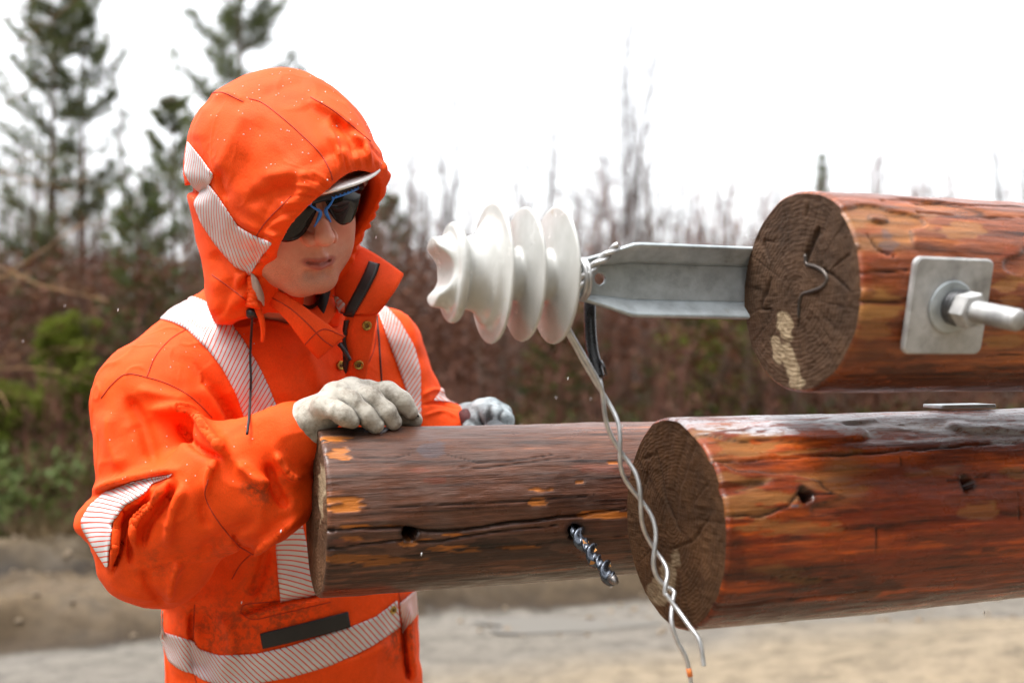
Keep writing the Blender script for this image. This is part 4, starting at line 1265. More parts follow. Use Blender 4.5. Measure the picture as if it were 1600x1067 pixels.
add = near * (.0050 * wav2 + .0030 * wav) + np.exp(-np.clip(sdist, 0, 1) / .026) * .0042 * np.abs(np.cos(th * 11 + 3 * wav)) ** .7
add = add - .0045 * np.exp(-((sdist - .020) / .006) ** 2) * (.6 + .4 * wav2)
PX, PY = pix(pts)
def zr(*a): return [(x, y + 15 * min(1, max(0, (y - 195) / 50))) for x, y in zH(*a)]
HOODF = [(zr((742, 425), (722, 370), (690, 300)), 5, .0065), (zr((722, 440), (700, 380), (668, 320)), 4.5, -.006), (zr((775, 440), (757, 400), (735, 350)), 4.5, .006), (zr((760, 445), (742, 395), (716, 340)), 4, -.005), (zr((812, 436), (805, 395), (775, 340)), 5, .0065), (zr((795, 436), (785, 395), (760, 340)), 4, -.006), (zr((855, 425), (850, 380), (830, 330)), 4.5, .006), (zr((836, 430), (830, 385), (805, 335)), 4, -.0055), (zr((893, 420), (885, 380), (870, 350)), 4.5, .005), (zr((875, 425), (866, 385), (850, 345)), 4, -.005),
    (zr((655, 530), (600, 500), (520, 490)), 6, .007), (zr((640, 548), (580, 535), (500, 540)), 5, -.006), (zr((612, 575), (560, 560), (470, 580)), 6, .006), (zr((585, 600), (520, 600), (430, 640)), 5, -.005), (zr((545, 640), (480, 640), (400, 690)), 6, .005), (zr((690, 500), (650, 460), (600, 430)), 6, .005), (zr((672, 512), (630, 480), (570, 460)), 5, -.005),
    (zH((330, 190), (285, 300), (240, 400), (190, 500)), 16, .006), (zH((420, 250), (350, 400), (330, 560)), 20, -.004), (zH((215, 470), (235, 540), (255, 590)), 6, -.006), (zH((90, 520), (130, 560), (180, 530)), 9, -.011),
         (zH((600, 165), (700, 225), (790, 295)), 9, .006), (zH((560, 190), (660, 260), (740, 330)), 10, -.004), (zH((660, 250), (700, 340), (745, 430)), 9, .006), (zH((690, 240), (760, 340), (800, 420)), 8, -.006), (zH((760, 310), (830, 360), (850, 440)), 7, .005),
         (zH((380, 500), (520, 480), (620, 500)), 14, .006), (zH((330, 610), (450, 560), (560, 540)), 14, -.006), (zH((470, 620), (560, 570), (650, 520)), 9, .005), (zH((400, 680), (440, 600), (500, 560)), 10, -.004), (zH((180, 160), (260, 150), (330, 185)), 8, .004),
         (zH((150, 180), (120, 280), (110, 350)), 16, .003), (zH((380, 170), (500, 120), (600, 90)), 14, -.003), (zH((200, 800), (240, 880), (270, 960)), 12, -.004), (zH((290, 880), (300, 950), (330, 1020)), 8, .005), (zH((340, 880), (350, 960), (380, 1030)), 5, -.005)]
add = add + px_fold(PX, PY, [(a, b * 1.1, c * (.26 if i < 17 else .9)) for i, (a, b, c) in enumerate(HOODF)]) + .0045 * vnoise(pts, 12, 31) + .0022 * vnoise(pts, 21, 33) + .0013 * vnoise(pts, 42, 32)
d[I] -= np.maximum(add, -(.010 - .006 * np.exp(-(np.clip(sdist, 0, 1) / .018) ** 2))).astype(np.float32)
# the brow edge is gathered: the opening's edge is uneven
edge_w = .0040 * vnoise(np.stack([th * 3, th * 0, th * 0], 1), 1, 25)
cut = (L[1] - yr); cut[I] += edge_w.astype(np.float32)
inner = hood_outer(L, P); thk = np.full_like(d, .016); thk[I] -= (.008 * np.exp(-(np.clip(sdist, 0, 1) / .014) ** 2)).astype(np.float32)
d = smax(d, -(inner + thk), .003); del inner, thk
d = smax(d, cut, .005)
d = smax(d, 1.497 - P[2] + 0 * d, .004)
HV, HQ = surf_nets(d, hx_, hy_, hz_, 1)
HV, HQ = crisp(HV, HQ, [(None, HOODF, .5, .24)], 80, .7, -.0025)
hood = mesh_obj("hood", HV, HQ, M_HOOD, person)
HBVH = BVHTree.FromPolygons(HV.tolist(), HQ.tolist())

# --- things laid on the cloth: tapes, seams, patches --------------------------------------
CAMO = Vector((0, 0, CAMZ))
def cast(bvh, px, py, prev=None):
    dv = Vector(((px - 800) / FPX, 1, (HZ - py) / FPX)).normalized()
    h = bvh.ray_cast(CAMO, dv)
    if h[0] is not None: return np.array(h[0]), np.array(h[1]), True
    t = 1.45 if prev is None else (Vector(prev) - CAMO).length
    h = bvh.find_nearest(CAMO + dv * t)
    return np.array(h[0]), np.array(h[1]), False

def decal(name, left, right, mat, bvh, parent, nu=60, nv=10, off=.0018, thick=.0012, jump=.04):
    A, B = resample(left, nu), resample(right, nu)
    pts = np.zeros((nu, nv, 3)); nor = np.zeros((nu, nv, 3))
    prev = None
    for i in range(nu):
        for j in range(nv):
            k = j / (nv - 1)
            q = A[i] * (1 - k) + B[i] * k
            p_, n_, ok = cast(bvh, q[0], q[1], prev)
            if np.dot(n_, p_ - np.array(CAMO)) > 0: n_ = -n_
            pts[i, j], nor[i, j] = p_, n_
            prev = p_
    for it in range(2):
        s = pts.copy(); s[1:-1] = (pts[:-2] + 2 * pts[1:-1] + pts[2:]) / 4
        pts = s; s = nor.copy(); s[1:-1] = (nor[:-2] + nor[1:-1] + nor[2:]) / 3; nor = s / np.linalg.norm(s, axis=2, keepdims=True)
    pts = pts + nor * off
    mid = pts[:, nv // 2]
    u = np.concatenate([[0], np.cumsum(np.linalg.norm(np.diff(mid, axis=0), axis=1))])
    w = np.linalg.norm(pts[:, 0] - pts[:, -1], axis=1)
    tape = np.stack([np.repeat(u, nv), (np.linspace(-.5, .5, nv)[None, :] * w[:, None]).ravel(), np.zeros(nu * nv)], 1)
    ob = mesh_obj(name, pts.reshape(-1, 3), grid_faces(nu, nv), mat, parent, attrs=dict(tape=tape))
    return solid(ob, thick, 0)

def seam(pl, bvh, parent, w=1.3, name="seam", mat=None, r=.0009):
    pl = catmull(pl, 40) if len(pl) > 2 else resample(pl, 30)
    pts = []; prev = None
    for q in pl:
        p_, n_, ok = cast(bvh, q[0], q[1], prev)
        if prev is not None and np.linalg.norm(p_ - prev) > .05: continue
        pts.append(p_ + (n_ if np.dot(n_, p_ - np.array(CAMO)) < 0 else -n_) * .0002); prev = p_
    if len(pts) > 3:
        v, f = tube(np.array(pts), r, 5)
        return mesh_obj(name, v, f, mat or M_SEAM, parent)

TAPE_SH = tape_mat("reflective_tape_shoulder", math.radians(28), .0062, .26)
TAPE_W = tape_mat("reflective_tape_waist", math.radians(-32), .0072, .24)
TAPE_S = tape_mat("reflective_tape_sleeve", math.radians(6), .0068, .24)
TAPE_H = tape_mat("reflective_tape_hood", math.radians(40), .0058, .22)
TAPE_F = tape_mat("reflective_tape_faded", math.radians(35), .0068, .38, (.62, .55, .54), (.66, .17, .10))
decal("reflective_strip", zA((404, 184), (455, 198), (510, 225), (600, 310), (660, 390), (720, 500), (760, 610), (768, 668)), zA((508, 84), (560, 98), (610, 120), (680, 180), (740, 260), (800, 360), (850, 460), (902, 590)), TAPE_SH, TBVH, jacket, 90, 12)
decal("reflective_strip", zB((882, 376), (888, 470), (894, 560), (902, 641)), zB((985, 290), (1010, 400), (1050, 500), (1070, 606)), TAPE_W, TBVH, jacket, 40, 10)
decal("reflective_strip", zB((397, 758), (470, 780), (545, 802), (560, 833), (650, 862), (800, 855), (950, 820), (1100, 770), (1200, 740), (1300, 700), (1385, 632)), zB((440, 884), (480, 915), (548, 945), (580, 965), (660, 985), (800, 978), (950, 950), (1100, 905), (1200, 868), (1300, 815), (1397, 742)), TAPE_W, JBVH, jacket, 110, 10)
decal("reflective_strip", zB((1396, 645), (1430, 615), (1462, 590)), zB((1410, 772), (1440, 730), (1470, 690)), TAPE_F, JBVH, jacket, 16, 8)
decal("reflective_strip", zB((455, 106), (380, 116), (280, 138), (190, 172), (112, 240), (76, 300), (78, 330), (122, 405), (180, 494)), zB((440, 124), (372, 150), (335, 192), (252, 240), (207, 305), (200, 340), (197, 380), (192, 430), (187, 494)), TAPE_S, JBVH, jacket, 80, 12)
decal("reflective_strip", zC((560, 288), (600, 400), (660, 560), (700, 680), (735, 760)), zC((588, 258), (652, 330), (710, 430), (736, 530), (740, 760)), TAPE_F, JBVH, jacket, 60, 8)
decal("reflective_strip", zC((790, 655), (812, 625), (828, 598)), zC((892, 668), (862, 630), (835, 600)), TAPE_F, JBVH, jacket, 14, 8)
decal("reflective_strip", zH((92, 352), (84, 420), (80, 480), (108, 530), (148, 566)), zH((96, 354), (150, 420), (200, 490), (185, 525), (160, 560)), TAPE_H, HBVH, hood, 40, 10)
decal("reflective_strip", zH((150, 560), (118, 606), (150, 690), (210, 780), (290, 872), (352, 902)), zH((180, 528), (205, 560), (240, 610), (300, 700), (360, 738), (440, 772)), TAPE_H, HBVH, hood, 70, 12)
decal("hook_patch", zB((818, 770), (1000, 725), (1180, 679)), zB((828, 832), (1010, 790), (1190, 741)), M_BLACK, JBVH, jacket, 40, 8, .0026, .002)

for pl in (zA((155, 512), (200, 455), (260, 412), (345, 425), (450, 460), (545, 520), (640, 620), (720, 720)), zA((345, 425), (380, 340), (440, 270), (510, 225)), zA((600, 110), (640, 125), (680, 100)),
           zB((735, 680), (760, 650), (900, 636), (1110, 612)), zB((735, 685), (790, 712), (900, 690), (1110, 640)), zB((545, 650), (540, 790)), zB((545, 950), (552, 978)), zB((600, 130), (590, 200), (640, 300), (740, 420), (790, 445)),
           zB((1395, 600), (1412, 720), (1425, 960)), zB((780, 440), (735, 485), (700, 545)), zC((430, 590), (440, 545)), zC((560, 300), (545, 440), (490, 560))):
    seam(pl, JBVH, jacket)
for pl in (zH((178, 150), (240, 148), (320, 185)), zH((345, 172), (400, 190), (480, 250), (560, 320), (640, 400), (680, 470), (692, 512)), zH((300, 880), (360, 770), (420, 680), (520, 580)), zH((190, 905), (280, 970), (330, 1010)), zH((360, 740), (380, 770), (355, 800), (310, 870)), zH((600, 165), (700, 225), (790, 300), (850, 350))):
    seam(pl, HBVH, hood)
seam(zC((557, 300), (566, 420), (576, 578)), JBVH, jacket, name="drawcord", mat=M_BLACK, r=.0016)
# --- collar ---------------------------------------------------------------------------------
def sheet(name, rows, mat, parent, thick=.0045, lev=3, crease=False):
    """rows of points joined into a smooth sheet of cloth with thickness"""
    V = np.array(rows, float); nu, nv = V.shape[:2]
    ob = mesh_obj(name, V.reshape(-1, 3), grid_faces(nu, nv), mat, parent)
    m = ob.modifiers.new("cloth", 'SUBSURF'); m.levels = m.render_levels = lev; m.boundary_smooth = 'PRESERVE_CORNERS'
    solid(ob, thick, 0)
    return ob
def Wc(x, y, d): return W(380 + x * .375, 380 + y * .375, d)

def sheet_bvh(ob):
    dg = bpy.context.evaluated_depsgraph_get(); e = ob.evaluated_get(dg); me = e.to_mesh()
    o = np.array(ob['_base'])
    v = [tuple(np.array(x.co) + o) for x in me.vertices]; f = [tuple(q.vertices) for q in me.polygons]
    e.to_mesh_clear()
    return BVHTree.FromPolygons(v, f)

# far flap, standing open with its zip
rows = [[Wc(425, -10, 1.46), Wc(500, 20, 1.46), Wc(575, 62, 1.445), Wc(668, 130, 1.42)],
        [Wc(400, 90, 1.43), Wc(470, 120, 1.42), Wc(560, 160, 1.41), Wc(640, 185, 1.405)],
        [Wc(380, 190, 1.425), Wc(440, 215, 1.41), Wc(520, 245, 1.40), Wc(606, 240, 1.405)],
        [Wc(395, 290, 1.425), Wc(430, 290, 1.41), Wc(495, 300, 1.402), Wc(560, 288, 1.415)]]
far_collar = sheet("collar_flap", rows, M_ORANGE_IN, jacket)
FC = sheet_bvh(far_collar)
# storm flap under it, along the front edge
rows = [[Wc(428, 285, 1.415), Wc(490, 300, 1.407), Wc(558, 292, 1.418)],
        [Wc(424, 400, 1.420), Wc(470, 400, 1.412), Wc(540, 390, 1.425)],
        [Wc(430, 500, 1.428), Wc(470, 500, 1.420), Wc(520, 500, 1.432)],
        [Wc(428, 600, 1.438), Wc(460, 600, 1.432), Wc(500, 600, 1.44)],
        [Wc(428, 700, 1.446), Wc(460, 700, 1.44), Wc(500, 700, 1.45)]]
storm = sheet("storm_flap", rows, M_ORANGE_IN, jacket, .004)
SF = sheet_bvh(storm)
# near flap, folded down
rows = [[Wc(70, 150, 1.385), Wc(160, 205, 1.352), Wc(250, 262, 1.348), Wc(340, 335, 1.358), Wc(424, 386, 1.375)],
        [Wc(80, 195, 1.375), Wc(165, 250, 1.342), Wc(240, 310, 1.338), Wc(315, 380, 1.348), Wc(388, 418, 1.37)],
        [Wc(85, 232, 1.37), Wc(150, 284, 1.345), Wc(205, 345, 1.345), Wc(258, 428, 1.352), Wc(311, 480, 1.372)]]
near_collar = sheet("collar_flap", rows, M_ORANGE_IN, jacket)
NC = sheet_bvh(near_collar)
seam(zC((95, 215), (190, 268), (262, 330), (330, 400), (372, 430)), NC, jacket)
seam(zC((250, 428), (330, 360), (420, 388)), NC, jacket)
# inner collar round the neck and the dark shirt
rows = [[Wc(60, 130, 1.46), Wc(130, 205, 1.42), Wc(215, 262, 1.395), Wc(300, 300, 1.40), Wc(345, 190, 1.43), Wc(372, 160, 1.46)],
        [Wc(80, 190, 1.41), Wc(150, 260, 1.385), Wc(235, 322, 1.37), Wc(330, 372, 1.375), Wc(385, 300, 1.41), Wc(405, 230, 1.45)]]
sheet("inner_collar", rows, M_ORANGE_IN, jacket, .003)
rows = [[Wc(250, 255, 1.44), Wc(295, 268, 1.412), Wc(335, 210, 1.408), Wc(352, 160, 1.43)], [Wc(280, 330, 1.41), Wc(325, 340, 1.398), Wc(345, 270, 1.402), Wc(362, 190, 1.43)]]
sheet("shirt_collar", rows, M_BLACK, person, .004)
decal("collar_lining", zC((376, 215), (384, 270), (400, 345)), zC((400, 225), (432, 255), (420, 300)), TAPE_F, FC, jacket, 12, 5, .003)
M_ZIP = plain("black_zip_tape", (.014, .013, .013), .5, 0, .5, 300)
decal("zip", zC((524, 84), (502, 140), (470, 205), (440, 262), (420, 320)), zC((566, 96), (552, 140), (508, 222), (470, 285), (440, 350)), M_ZIP, FC, jacket, 40, 6, .0035, .003)
decal("zip", zC((416, 320), (410, 370), (396, 410), (408, 470), (424, 520)), zC((446, 320), (436, 370), (432, 410), (448, 470), (436, 540)), M_ZIP, SF, jacket, 30, 5, .0045, .003)
teeth = MB()
for q in resample(zC((566, 98), (552, 140), (508, 222), (470, 285), (446, 330)), 30):
    p_, n_, ok = cast(FC, *q); n_ = n_ if np.dot(n_, p_ - np.array(CAMO)) < 0 else -n_
    v, f = plate(p_ + n_ * .004, np.array([1.0, 0, 0]), np.array([0, 0, 1.0]), n_, .0016, .0010, .0012, .0004, .0003, 1); teeth.add(v, f)
teeth.build("zip_teeth", M_ZIP, jacket, smooth=False)
p_, n_, ok = cast(SF, *zC((436, 470))[0]); n_ = n_ if np.dot(n_, p_ - np.array(CAMO)) < 0 else -n_
v, f = tube(catmull([Wc(402, 420, 1.405), Wc(420, 445, 1.402), Wc(444, 488, 1.405)], 10), np.interp(np.linspace(0, 1, 10), [0, .3, 1], [.0042, .0032, .0036]), 8)
mesh_obj("zip_pull", v, f, plain("zip_slider_metal", (.05, .05, .055), .35, .8), jacket)
# brass snaps
M_BRASS = plain("brass", (.42, .27, .06), .3, .9, .3, 200)
M_BRASS_D = plain("brass_socket", (.10, .05, .02), .4, .6)
for (x, y), bv in (((514, 343), SF), ((480, 506), SF), ((404, 510), JBVH), ((1368, 672), None)):
    px_, py_ = (380 + x * .375, 380 + y * .375) if bv is not None else (100 + x * .375, 700 + y * .375)
    p_, n_, ok = cast(bv or JBVH, px_, py_)
    n_ = n_ if np.dot(n_, p_ - np.array(CAMO)) < 0 else -n_
    v, f = lathe([(.0, .0072), (.0022, .0068), (.0032, .0056), (.0026, .0046), (.0014, .0040), (.0016, .0036)], p_ + n_ * .001, n_, 24)
    b_ = mesh_obj("snap_button", v, f, M_BRASS, jacket)
    v, f = lathe([(.001, .0030), (.0028, .0026), (.0030, .0012), (.0012, .0008)], p_ + n_ * .001, n_, 16)
    mesh_obj("socket", v, f, M_BRASS_D, b_)
# hood drawcord with its cord lock on the near side
p0_, n0_, ok = cast(HBVH, 394, 486)
d0 = 1.345
v, f = lathe([(0, .0055), (.002, .0085), (.010, .0088), (.0125, .0060)], W(395, 497, d0), np.array([0, -.1, 1.0]), 20)
mesh_obj("cord_lock", v, f, plain("black_nylon", (.012, .012, .013), .35, 0, .3, 80), hood)
cp = [W(394, 478, d0 + .01), W(394, 500, d0)]
for q in ((392, 530), (391, 560), (392, 590), (391, 620), (389, 650), (386, 678)):
    p_, n_, ok = cast(JBVH, *q)
    cp.append(np.array(CAMO) + (p_ - np.array(CAMO)) * (1 - .0085))
v, f = tube(catmull(cp, 60), .0018, 7)
mesh_obj("drawcord", v, f, M_BLACK, hood)
# crumpled end of the hood's hem and the pale lining by the cheek
rows = [[W(392, 424, 1.32), W(400, 432, 1.318), W(406, 446, 1.325)], [W(394, 448, 1.322), W(404, 452, 1.316), W(413, 462, 1.33)], [W(400, 466, 1.33), W(408, 470, 1.325), W(412, 478, 1.335)]]
sheet("hood_lining", rows, fabric("pale_lining", (.44, .34, .29), dirt=.05), hood, .002)
hm = MB()
random.seed(3)
for k in range(7):
    y0 = 436 + k * 6.5
    pts = catmull([W(384 + 2 * math.sin(k), y0 + 3, 1.352), W(391, y0, 1.332), W(399 + 2 * math.cos(k * 2), y0 + 2, 1.328), W(405, y0 + 7, 1.345)], 14)
    v, f = tube(pts, np.interp(np.linspace(0, 1, 14), [0, .5, 1], [.003, .0058, .003]), 10); hm.add(v, f)
v, f = tube(catmull([W(402, 480, 1.338), W(409, 500, 1.338), W(411, 518, 1.342), W(410, 534, 1.345)], 14), np.linspace(.005, .0024, 14), 8); hm.add(v, f)
hm.build("gathered_hem", M_HOOD, hood)

# --- hard hat -------------------------------------------------------------------------------
M_HAT = plain("white_hat_plastic", (.80, .78, .76), .3, 0, .05, 20)
na, nr_ = 64, 14
a = np.arange(na) / na * 2 * np.pi
V = []
for k in range(nr_ + 1):
    t = k / nr_ * math.pi / 2
    V.append(np.stack([.108 * math.cos(t) * np.cos(a), -.008 + .132 * math.cos(t) * np.sin(a), np.full(na, .052 + .098 * math.sin(t))], 1))
V = np.vstack(V)
def Hh(a): return HCH + np.asarray(a, float) @ HRH.T
V = V * [.95, .95, 1.0] + [.004, -.004, 0]
hat = solid(mesh_obj("hard_hat", Hh(V), grid_faces(nr_ + 1, na, True), M_HAT, person), .003, 1)
outer = catmull([W(468, 313, 1.262), W(487, 306, 1.236), W(510, 301.5, 1.222), W(532, 295.5, 1.217), W(556, 288, 1.226), W(577, 279, 1.245), W(593, 267, 1.272), W(599, 255, 1.310)], 41)
inner = np.array([Hh([.004 + .103 * math.sin(t), -.012 + .124 * math.cos(t), .056]) for t in np.linspace(.75, -1.25, 41)])
pv = np.linspace(0, 1, 12)
V = np.array([[inner[k] * (1 - v_) + outer[k] * v_ + np.array([0, 0, .010]) * math.sin(v_ * math.pi) for v_ in pv] for k in range(41)])
solid(mesh_obj("peak", V.reshape(-1, 3), grid_faces(41, 12), M_HAT, hat), .0032, 0)

# --- safety glasses -------------------------------------------------------------------------
m, n, l, p = nt("smoked_lens")
p.inputs["Base Color"].default_value = (.010, .008, .009, 1); p.inputs["Roughness"].default_value = .06
p.inputs["Specular IOR Level"].default_value = .32
M_LENS = m
M_GFRAME = plain("black_frame_plastic", (.012, .012, .014), .3, 0, .3, 60)
M_BLUE = plain("blue_frame_plastic", (.015, .17, .62), .35, 0, .15, 60)
def lens_pt(x, z, off=0):
    """point on the wraparound shield in head coordinates"""
    s = abs(x)
    y = .1120 - 3.6 * s ** 2 - 60 * s ** 3.4 - .10 * (z - .03) + off
    return (x + .002, y, z + .0075 - .13 * x)
glasses = None
for sg in (1, -1):
    us = np.linspace(0, 1, 36); vs = np.linspace(0, 1, 14)
    V = []
    for u in us:
        x = .0075 + u * .0655
        zt = .0345 - .003 * u - .004 * u ** 3
        zb = float(np.interp(u, np.linspace(0, 1, 60), catmull([(.024, 0), (.010, 0), (-.0015, 0), (-.0075, 0), (-.0095, 0), (-.009, 0), (-.0045, 0), (.005, 0), (.022, 0)], 60)[:, 0]))
        for v_ in vs:
            V.append(lens_pt(sg * x, zb + (zt - zb) * v_, .0035 * math.sin(v_ * math.pi)))
    if glasses is None:
        glasses = bpy.data.objects.new("safety_glasses", None); COL.objects.link(glasses)
        glasses.parent = person; glasses.location = Vector(H(0, .10, .03)) - Vector(PB); glasses['_base'] = [float(q) for q in H(0, .10, .03)]
    lens = solid(mesh_obj("lens", Hs(np.array(V)), grid_faces(36, 14), M_LENS, glasses), .0022, 1)
    # temple arm back to the ear
    v, f = tube(catmull([H(*lens_pt(sg * .066, .030, .003)), H(sg * .076, .075, .038), H(sg * .081, .045, .036), H(sg * .083, .0, .030), H(sg * .082, -.03, .015)], 24), .0042, 10)
    mesh_obj("temple_arm", v, f, M_GFRAME, glasses)
    # blue brow trim with little teeth, and half of the bridge
    tr_ = MB()
    xs_ = np.linspace(.014, .060, 22)
    up_ = [lens_pt(sg * x, .0372 - .003 * (x - .0075) / .0655 - .004 * ((x - .0075) / .0655) ** 3 + (.0016 if k % 3 == 0 else -.0004), .0052) for k, x in enumerate(xs_)]
    lo_ = [lens_pt(sg * x, .0350 - .003 * (x - .0075) / .0655 - .004 * ((x - .0075) / .0655) ** 3, .0055) for x in xs_]
    tr_.add(Hs(np.array([q for ab in zip(lo_, up_) for q in ab])), grid_faces(22, 2))
    o = tr_.build("blue_trim", M_BLUE, glasses, smooth=False); solid(o, .0016, 0)
    v, f = tube(catmull([H(*lens_pt(sg * .0165, .0350, .006)), H(*lens_pt(sg * .0095, .0285, .0065)), H(*lens_pt(sg * .0042, .0245, .0065)), H(*lens_pt(sg * .0046, .0190, .0065)), H(*lens_pt(sg * .0085, .0110, .0055)), H(*lens_pt(sg * .0115, .0050, .0040))], 24), np.interp(np.linspace(0, 1, 24), [0, .45, .6, 1], [.0010, .0024, .0026, .0010]), 8)
    mesh_obj("nose_bridge", v, f, M_BLUE, glasses)
bar = [H(*lens_pt(x, .0365 - .003 * abs(x) / .0655 - .004 * (abs(x) / .07) ** 3, .0005)) for x in np.linspace(-.072, .072, 41)]
v, f = tube(np.array(bar), .0036, 10)
mesh_obj("brow_bar", v, f, M_GFRAME, glasses)

# --- gloves ---------------------------------------------------------------------------------
def leather(name, c1, c2, dirt_c):
    m, n, l, p = nt(name)
    co = objco(n)
    a = noise_node(n, l, co, 30, 6, .6)
    r = ramp(n, [(.3, c1), (.65, c2)]); l.new(a, r.inputs[0])
    dm = ramp(n, [(.45, g(0)), (.66, g(.85))]); l.new(noise_node(n, l, co, 48, 7, .7), dm.inputs[0])
    c = mixc(n, l, dm.outputs[0], r.outputs[0], dirt_c)
    c = mixc(n, l, attr(n, "crease"), c, tuple(k * .30 for k in dirt_c))
    l.new(c, p.inputs["Base Color"]); p.inputs["Roughness"].default_value = .62
    cr = noise_node(n, l, co, 260, 7, .7)
    bump(n, l, p, mth(n, l, 'ADD', cr, mth(n, l, 'MULTIPLY', a, 1.5)), .6, .0020)
    return m

def glove(name, wrist, mcps, fingers, thumb, mat, lo, hi, h=.0015, cuff=None, rp=.0135):
    gx, gy, gz = axes(lo, hi, h)
    P = open_grid(gx, gy, gz)
    palm = sd_cap(P, wrist, np.mean(mcps, 0), .024, .016)
    for q in mcps:
        palm = smin(palm, sd_cap(P, wrist + (q - wrist) * .12, q, .020, rp), .012)
    for a, b in zip(mcps[:-1], mcps[1:]):
        palm = smin(palm, sd_cap(P, a, b, rp, rp), .008)
    if cuff is not None: palm = smin(palm, sd_cap(P, wrist, cuff, .028, .033), .015)
    fs = []
    for fg in fingers + [thumb]:
        df = None
        for (a, ra), (b, rb) in zip(fg[:-1], fg[1:]):
            s = sd_cap(P, a, b, ra, rb)
            df = s if df is None else smin(df, s, .010)
        fs.append(df)
    allf = fs[0]; second = np.full_like(fs[0], 9.0)
    for q in fs[1:]:
        second = np.minimum(np.maximum(allf, q), second); allf = smin(allf, q, .0012)
    d = smin(palm, allf, .007)
    I = np.nonzero(np.abs(d) < .012)
    pts = np.stack([gx[I[0]], gy[I[1]], gz[I[2]]], 1).astype(float)
    d[I] -= (.0007 * vnoise(pts, 55, 41) + .0004 * vnoise(pts, 130, 42)).astype(np.float32)
    V, Q = surf_nets(d, gx, gy, gz, 1)
    ii = [np.clip(np.searchsorted(ax_, V[:, k]), 1, len(ax_) - 1) for k, ax_ in enumerate((gx, gy, gz))]
    sec = second[ii[0], ii[1], ii[2]]; pal = palm[ii[0], ii[1], ii[2]]
    crease = np.exp(-(np.clip(sec, 0, 1) / .0032) ** 2) * np.clip(pal / .004, 0, 1)
    return mesh_obj(name, V, Q, mat, person, attrs=dict(crease=crease))

M_GLOVE = leather("pale_leather", (.38, .345, .285), (.57, .535, .465), (.15, .12, .085))
mc = [W(506, 633, 1.232), W(522, 617, 1.250), W(548, 609, 1.272), W(576, 612, 1.292)]
fing = [[(mc[0], .0112), (W(524, 640, 1.222), .0108), (W(538, 650, 1.220), .0104), (W(551, 658, 1.224), .0092)],
        [(mc[1], .0118), (W(548, 626, 1.238), .0114), (W(570, 648, 1.236), .0112), (W(587, 664, 1.243), .0104)],
        [(mc[2], .0120), (W(580, 622, 1.256), .0116), (W(602, 643, 1.254), .0114), (W(615, 659, 1.260), .0106)],
        [(mc[3], .0120), (W(606, 612, 1.282), .0116), (W(628, 627, 1.280), .0110), (W(642, 643, 1.284), .0100)]]
fing = [[(a, r * 1.03) for a, r in q] for q in fing]
thm = [(W(540, 645, 1.300), .016), (W(590, 645, 1.312), .0135), (W(628, 650, 1.306), .0120), (W(648, 656, 1.302), .0105)]
glove("glove", W(482, 662, 1.262), mc, fing, thm, M_GLOVE, (-.315, 1.175, 1.325), (-.105, 1.375, 1.445), .0014, W(464, 680, 1.272))
# dark piping along the index side of the glove
v, f = tube(catmull([W(594, 597, 1.290), W(612, 604, 1.281), W(630, 617, 1.278), W(645, 632, 1.279), W(650, 642, 1.284), W(655, 654, 1.300)], 40), .0013, 6)
mesh_obj("glove_piping", v, f, plain("dark_green_piping", (.02, .035, .035), .7), person)
# other hand, closed round the drill behind the pole
M_GLOVE2 = leather("wet_grey_leather", (.12, .15, .165), (.36, .41, .43), (.03, .04, .045))
ml = [W(744, 648, 1.612), W(753, 640, 1.60), W(768, 638, 1.595), W(784, 646, 1.592)]
fl_ = [[(q, .0128), (q + [.006, -.030, -.008], .0122), (q + [.010, -.040, -.034], .0115), (q + [.004, -.026, -.052], .0105)] for q in ml]
fl_[1] = [(ml[1], .0125), (ml[1] + [.012, -.032, -.006], .012), (ml[1] + [.020, -.042, -.030], .0112), (ml[1] + [.012, -.028, -.05], .0105)]
tl = [(W(738, 660, 1.60), .016), (W(736, 672, 1.575), .013), (W(746, 682, 1.56), .011)]
glove("glove", W(728, 660, 1.628), ml, fl_, tl, M_GLOVE2, (-.13, 1.50, 1.27), (.04, 1.68, 1.42), .0018, W(722, 668, 1.63), .0145)
v, f = lathe([(0, .0022), (.0012, .0045), (.002, .0042), (.0022, .002)], W(757.5, 648, 1.566), np.array([0, -1.0, .2]), 16)
mesh_obj("glove_rivet", v, f, M_BRASS_D, person)
v, f = tube(catmull([W(726, 646, 1.60), W(729, 655, 1.59), W(731, 666, 1.59)], 10), .011, 12)
mesh_obj("glove_cuff", v, f, plain("dark_red_knit", (.07, .015, .015), .8, 0, .8, 300, .6, 500), person)

# rain beaded on the cloth
def beads(bvh, parent, n, box, seed):
    rng = np.random.default_rng(seed); mb = MB(); k = 0
    while k < n:
        q = (rng.uniform(box[0], box[2]), rng.uniform(box[1], box[3]))
        p_, n_, ok = cast(bvh, *q)
        if n_ @ (p_ - np.array(CAMO)) > 0: n_ = -n_
        k += 1
        if not ok or n_[2] < .05 or rng.random() > n_[2] + .25: continue
        r = rng.uniform(.0005, .0011) * (1.6 if rng.random() < .08 else 1)
        v, f = lathe([(0, r), (r * .45, r * .85), (r * .75, r * .45), (r * .85, r * .08)], p_, n_, 7); mb.add(v, f)
    m, n2, l, p = nt("rain_bead")
    p.inputs["Base Color"].default_value = (.95, .80, .74, 1); p.inputs["Roughness"].default_value = .12; p.inputs["Transmission Weight"].default_value = .35; p.inputs["IOR"].default_value = 1.33
    tag(mb.build("rain_beads", m, parent), None, None, None, 'stuff')
beads(HBVH, hood, 190, (300, 100, 610, 330), 5)
beads(JBVH, jacket, 110, (140, 440, 420, 760), 6)
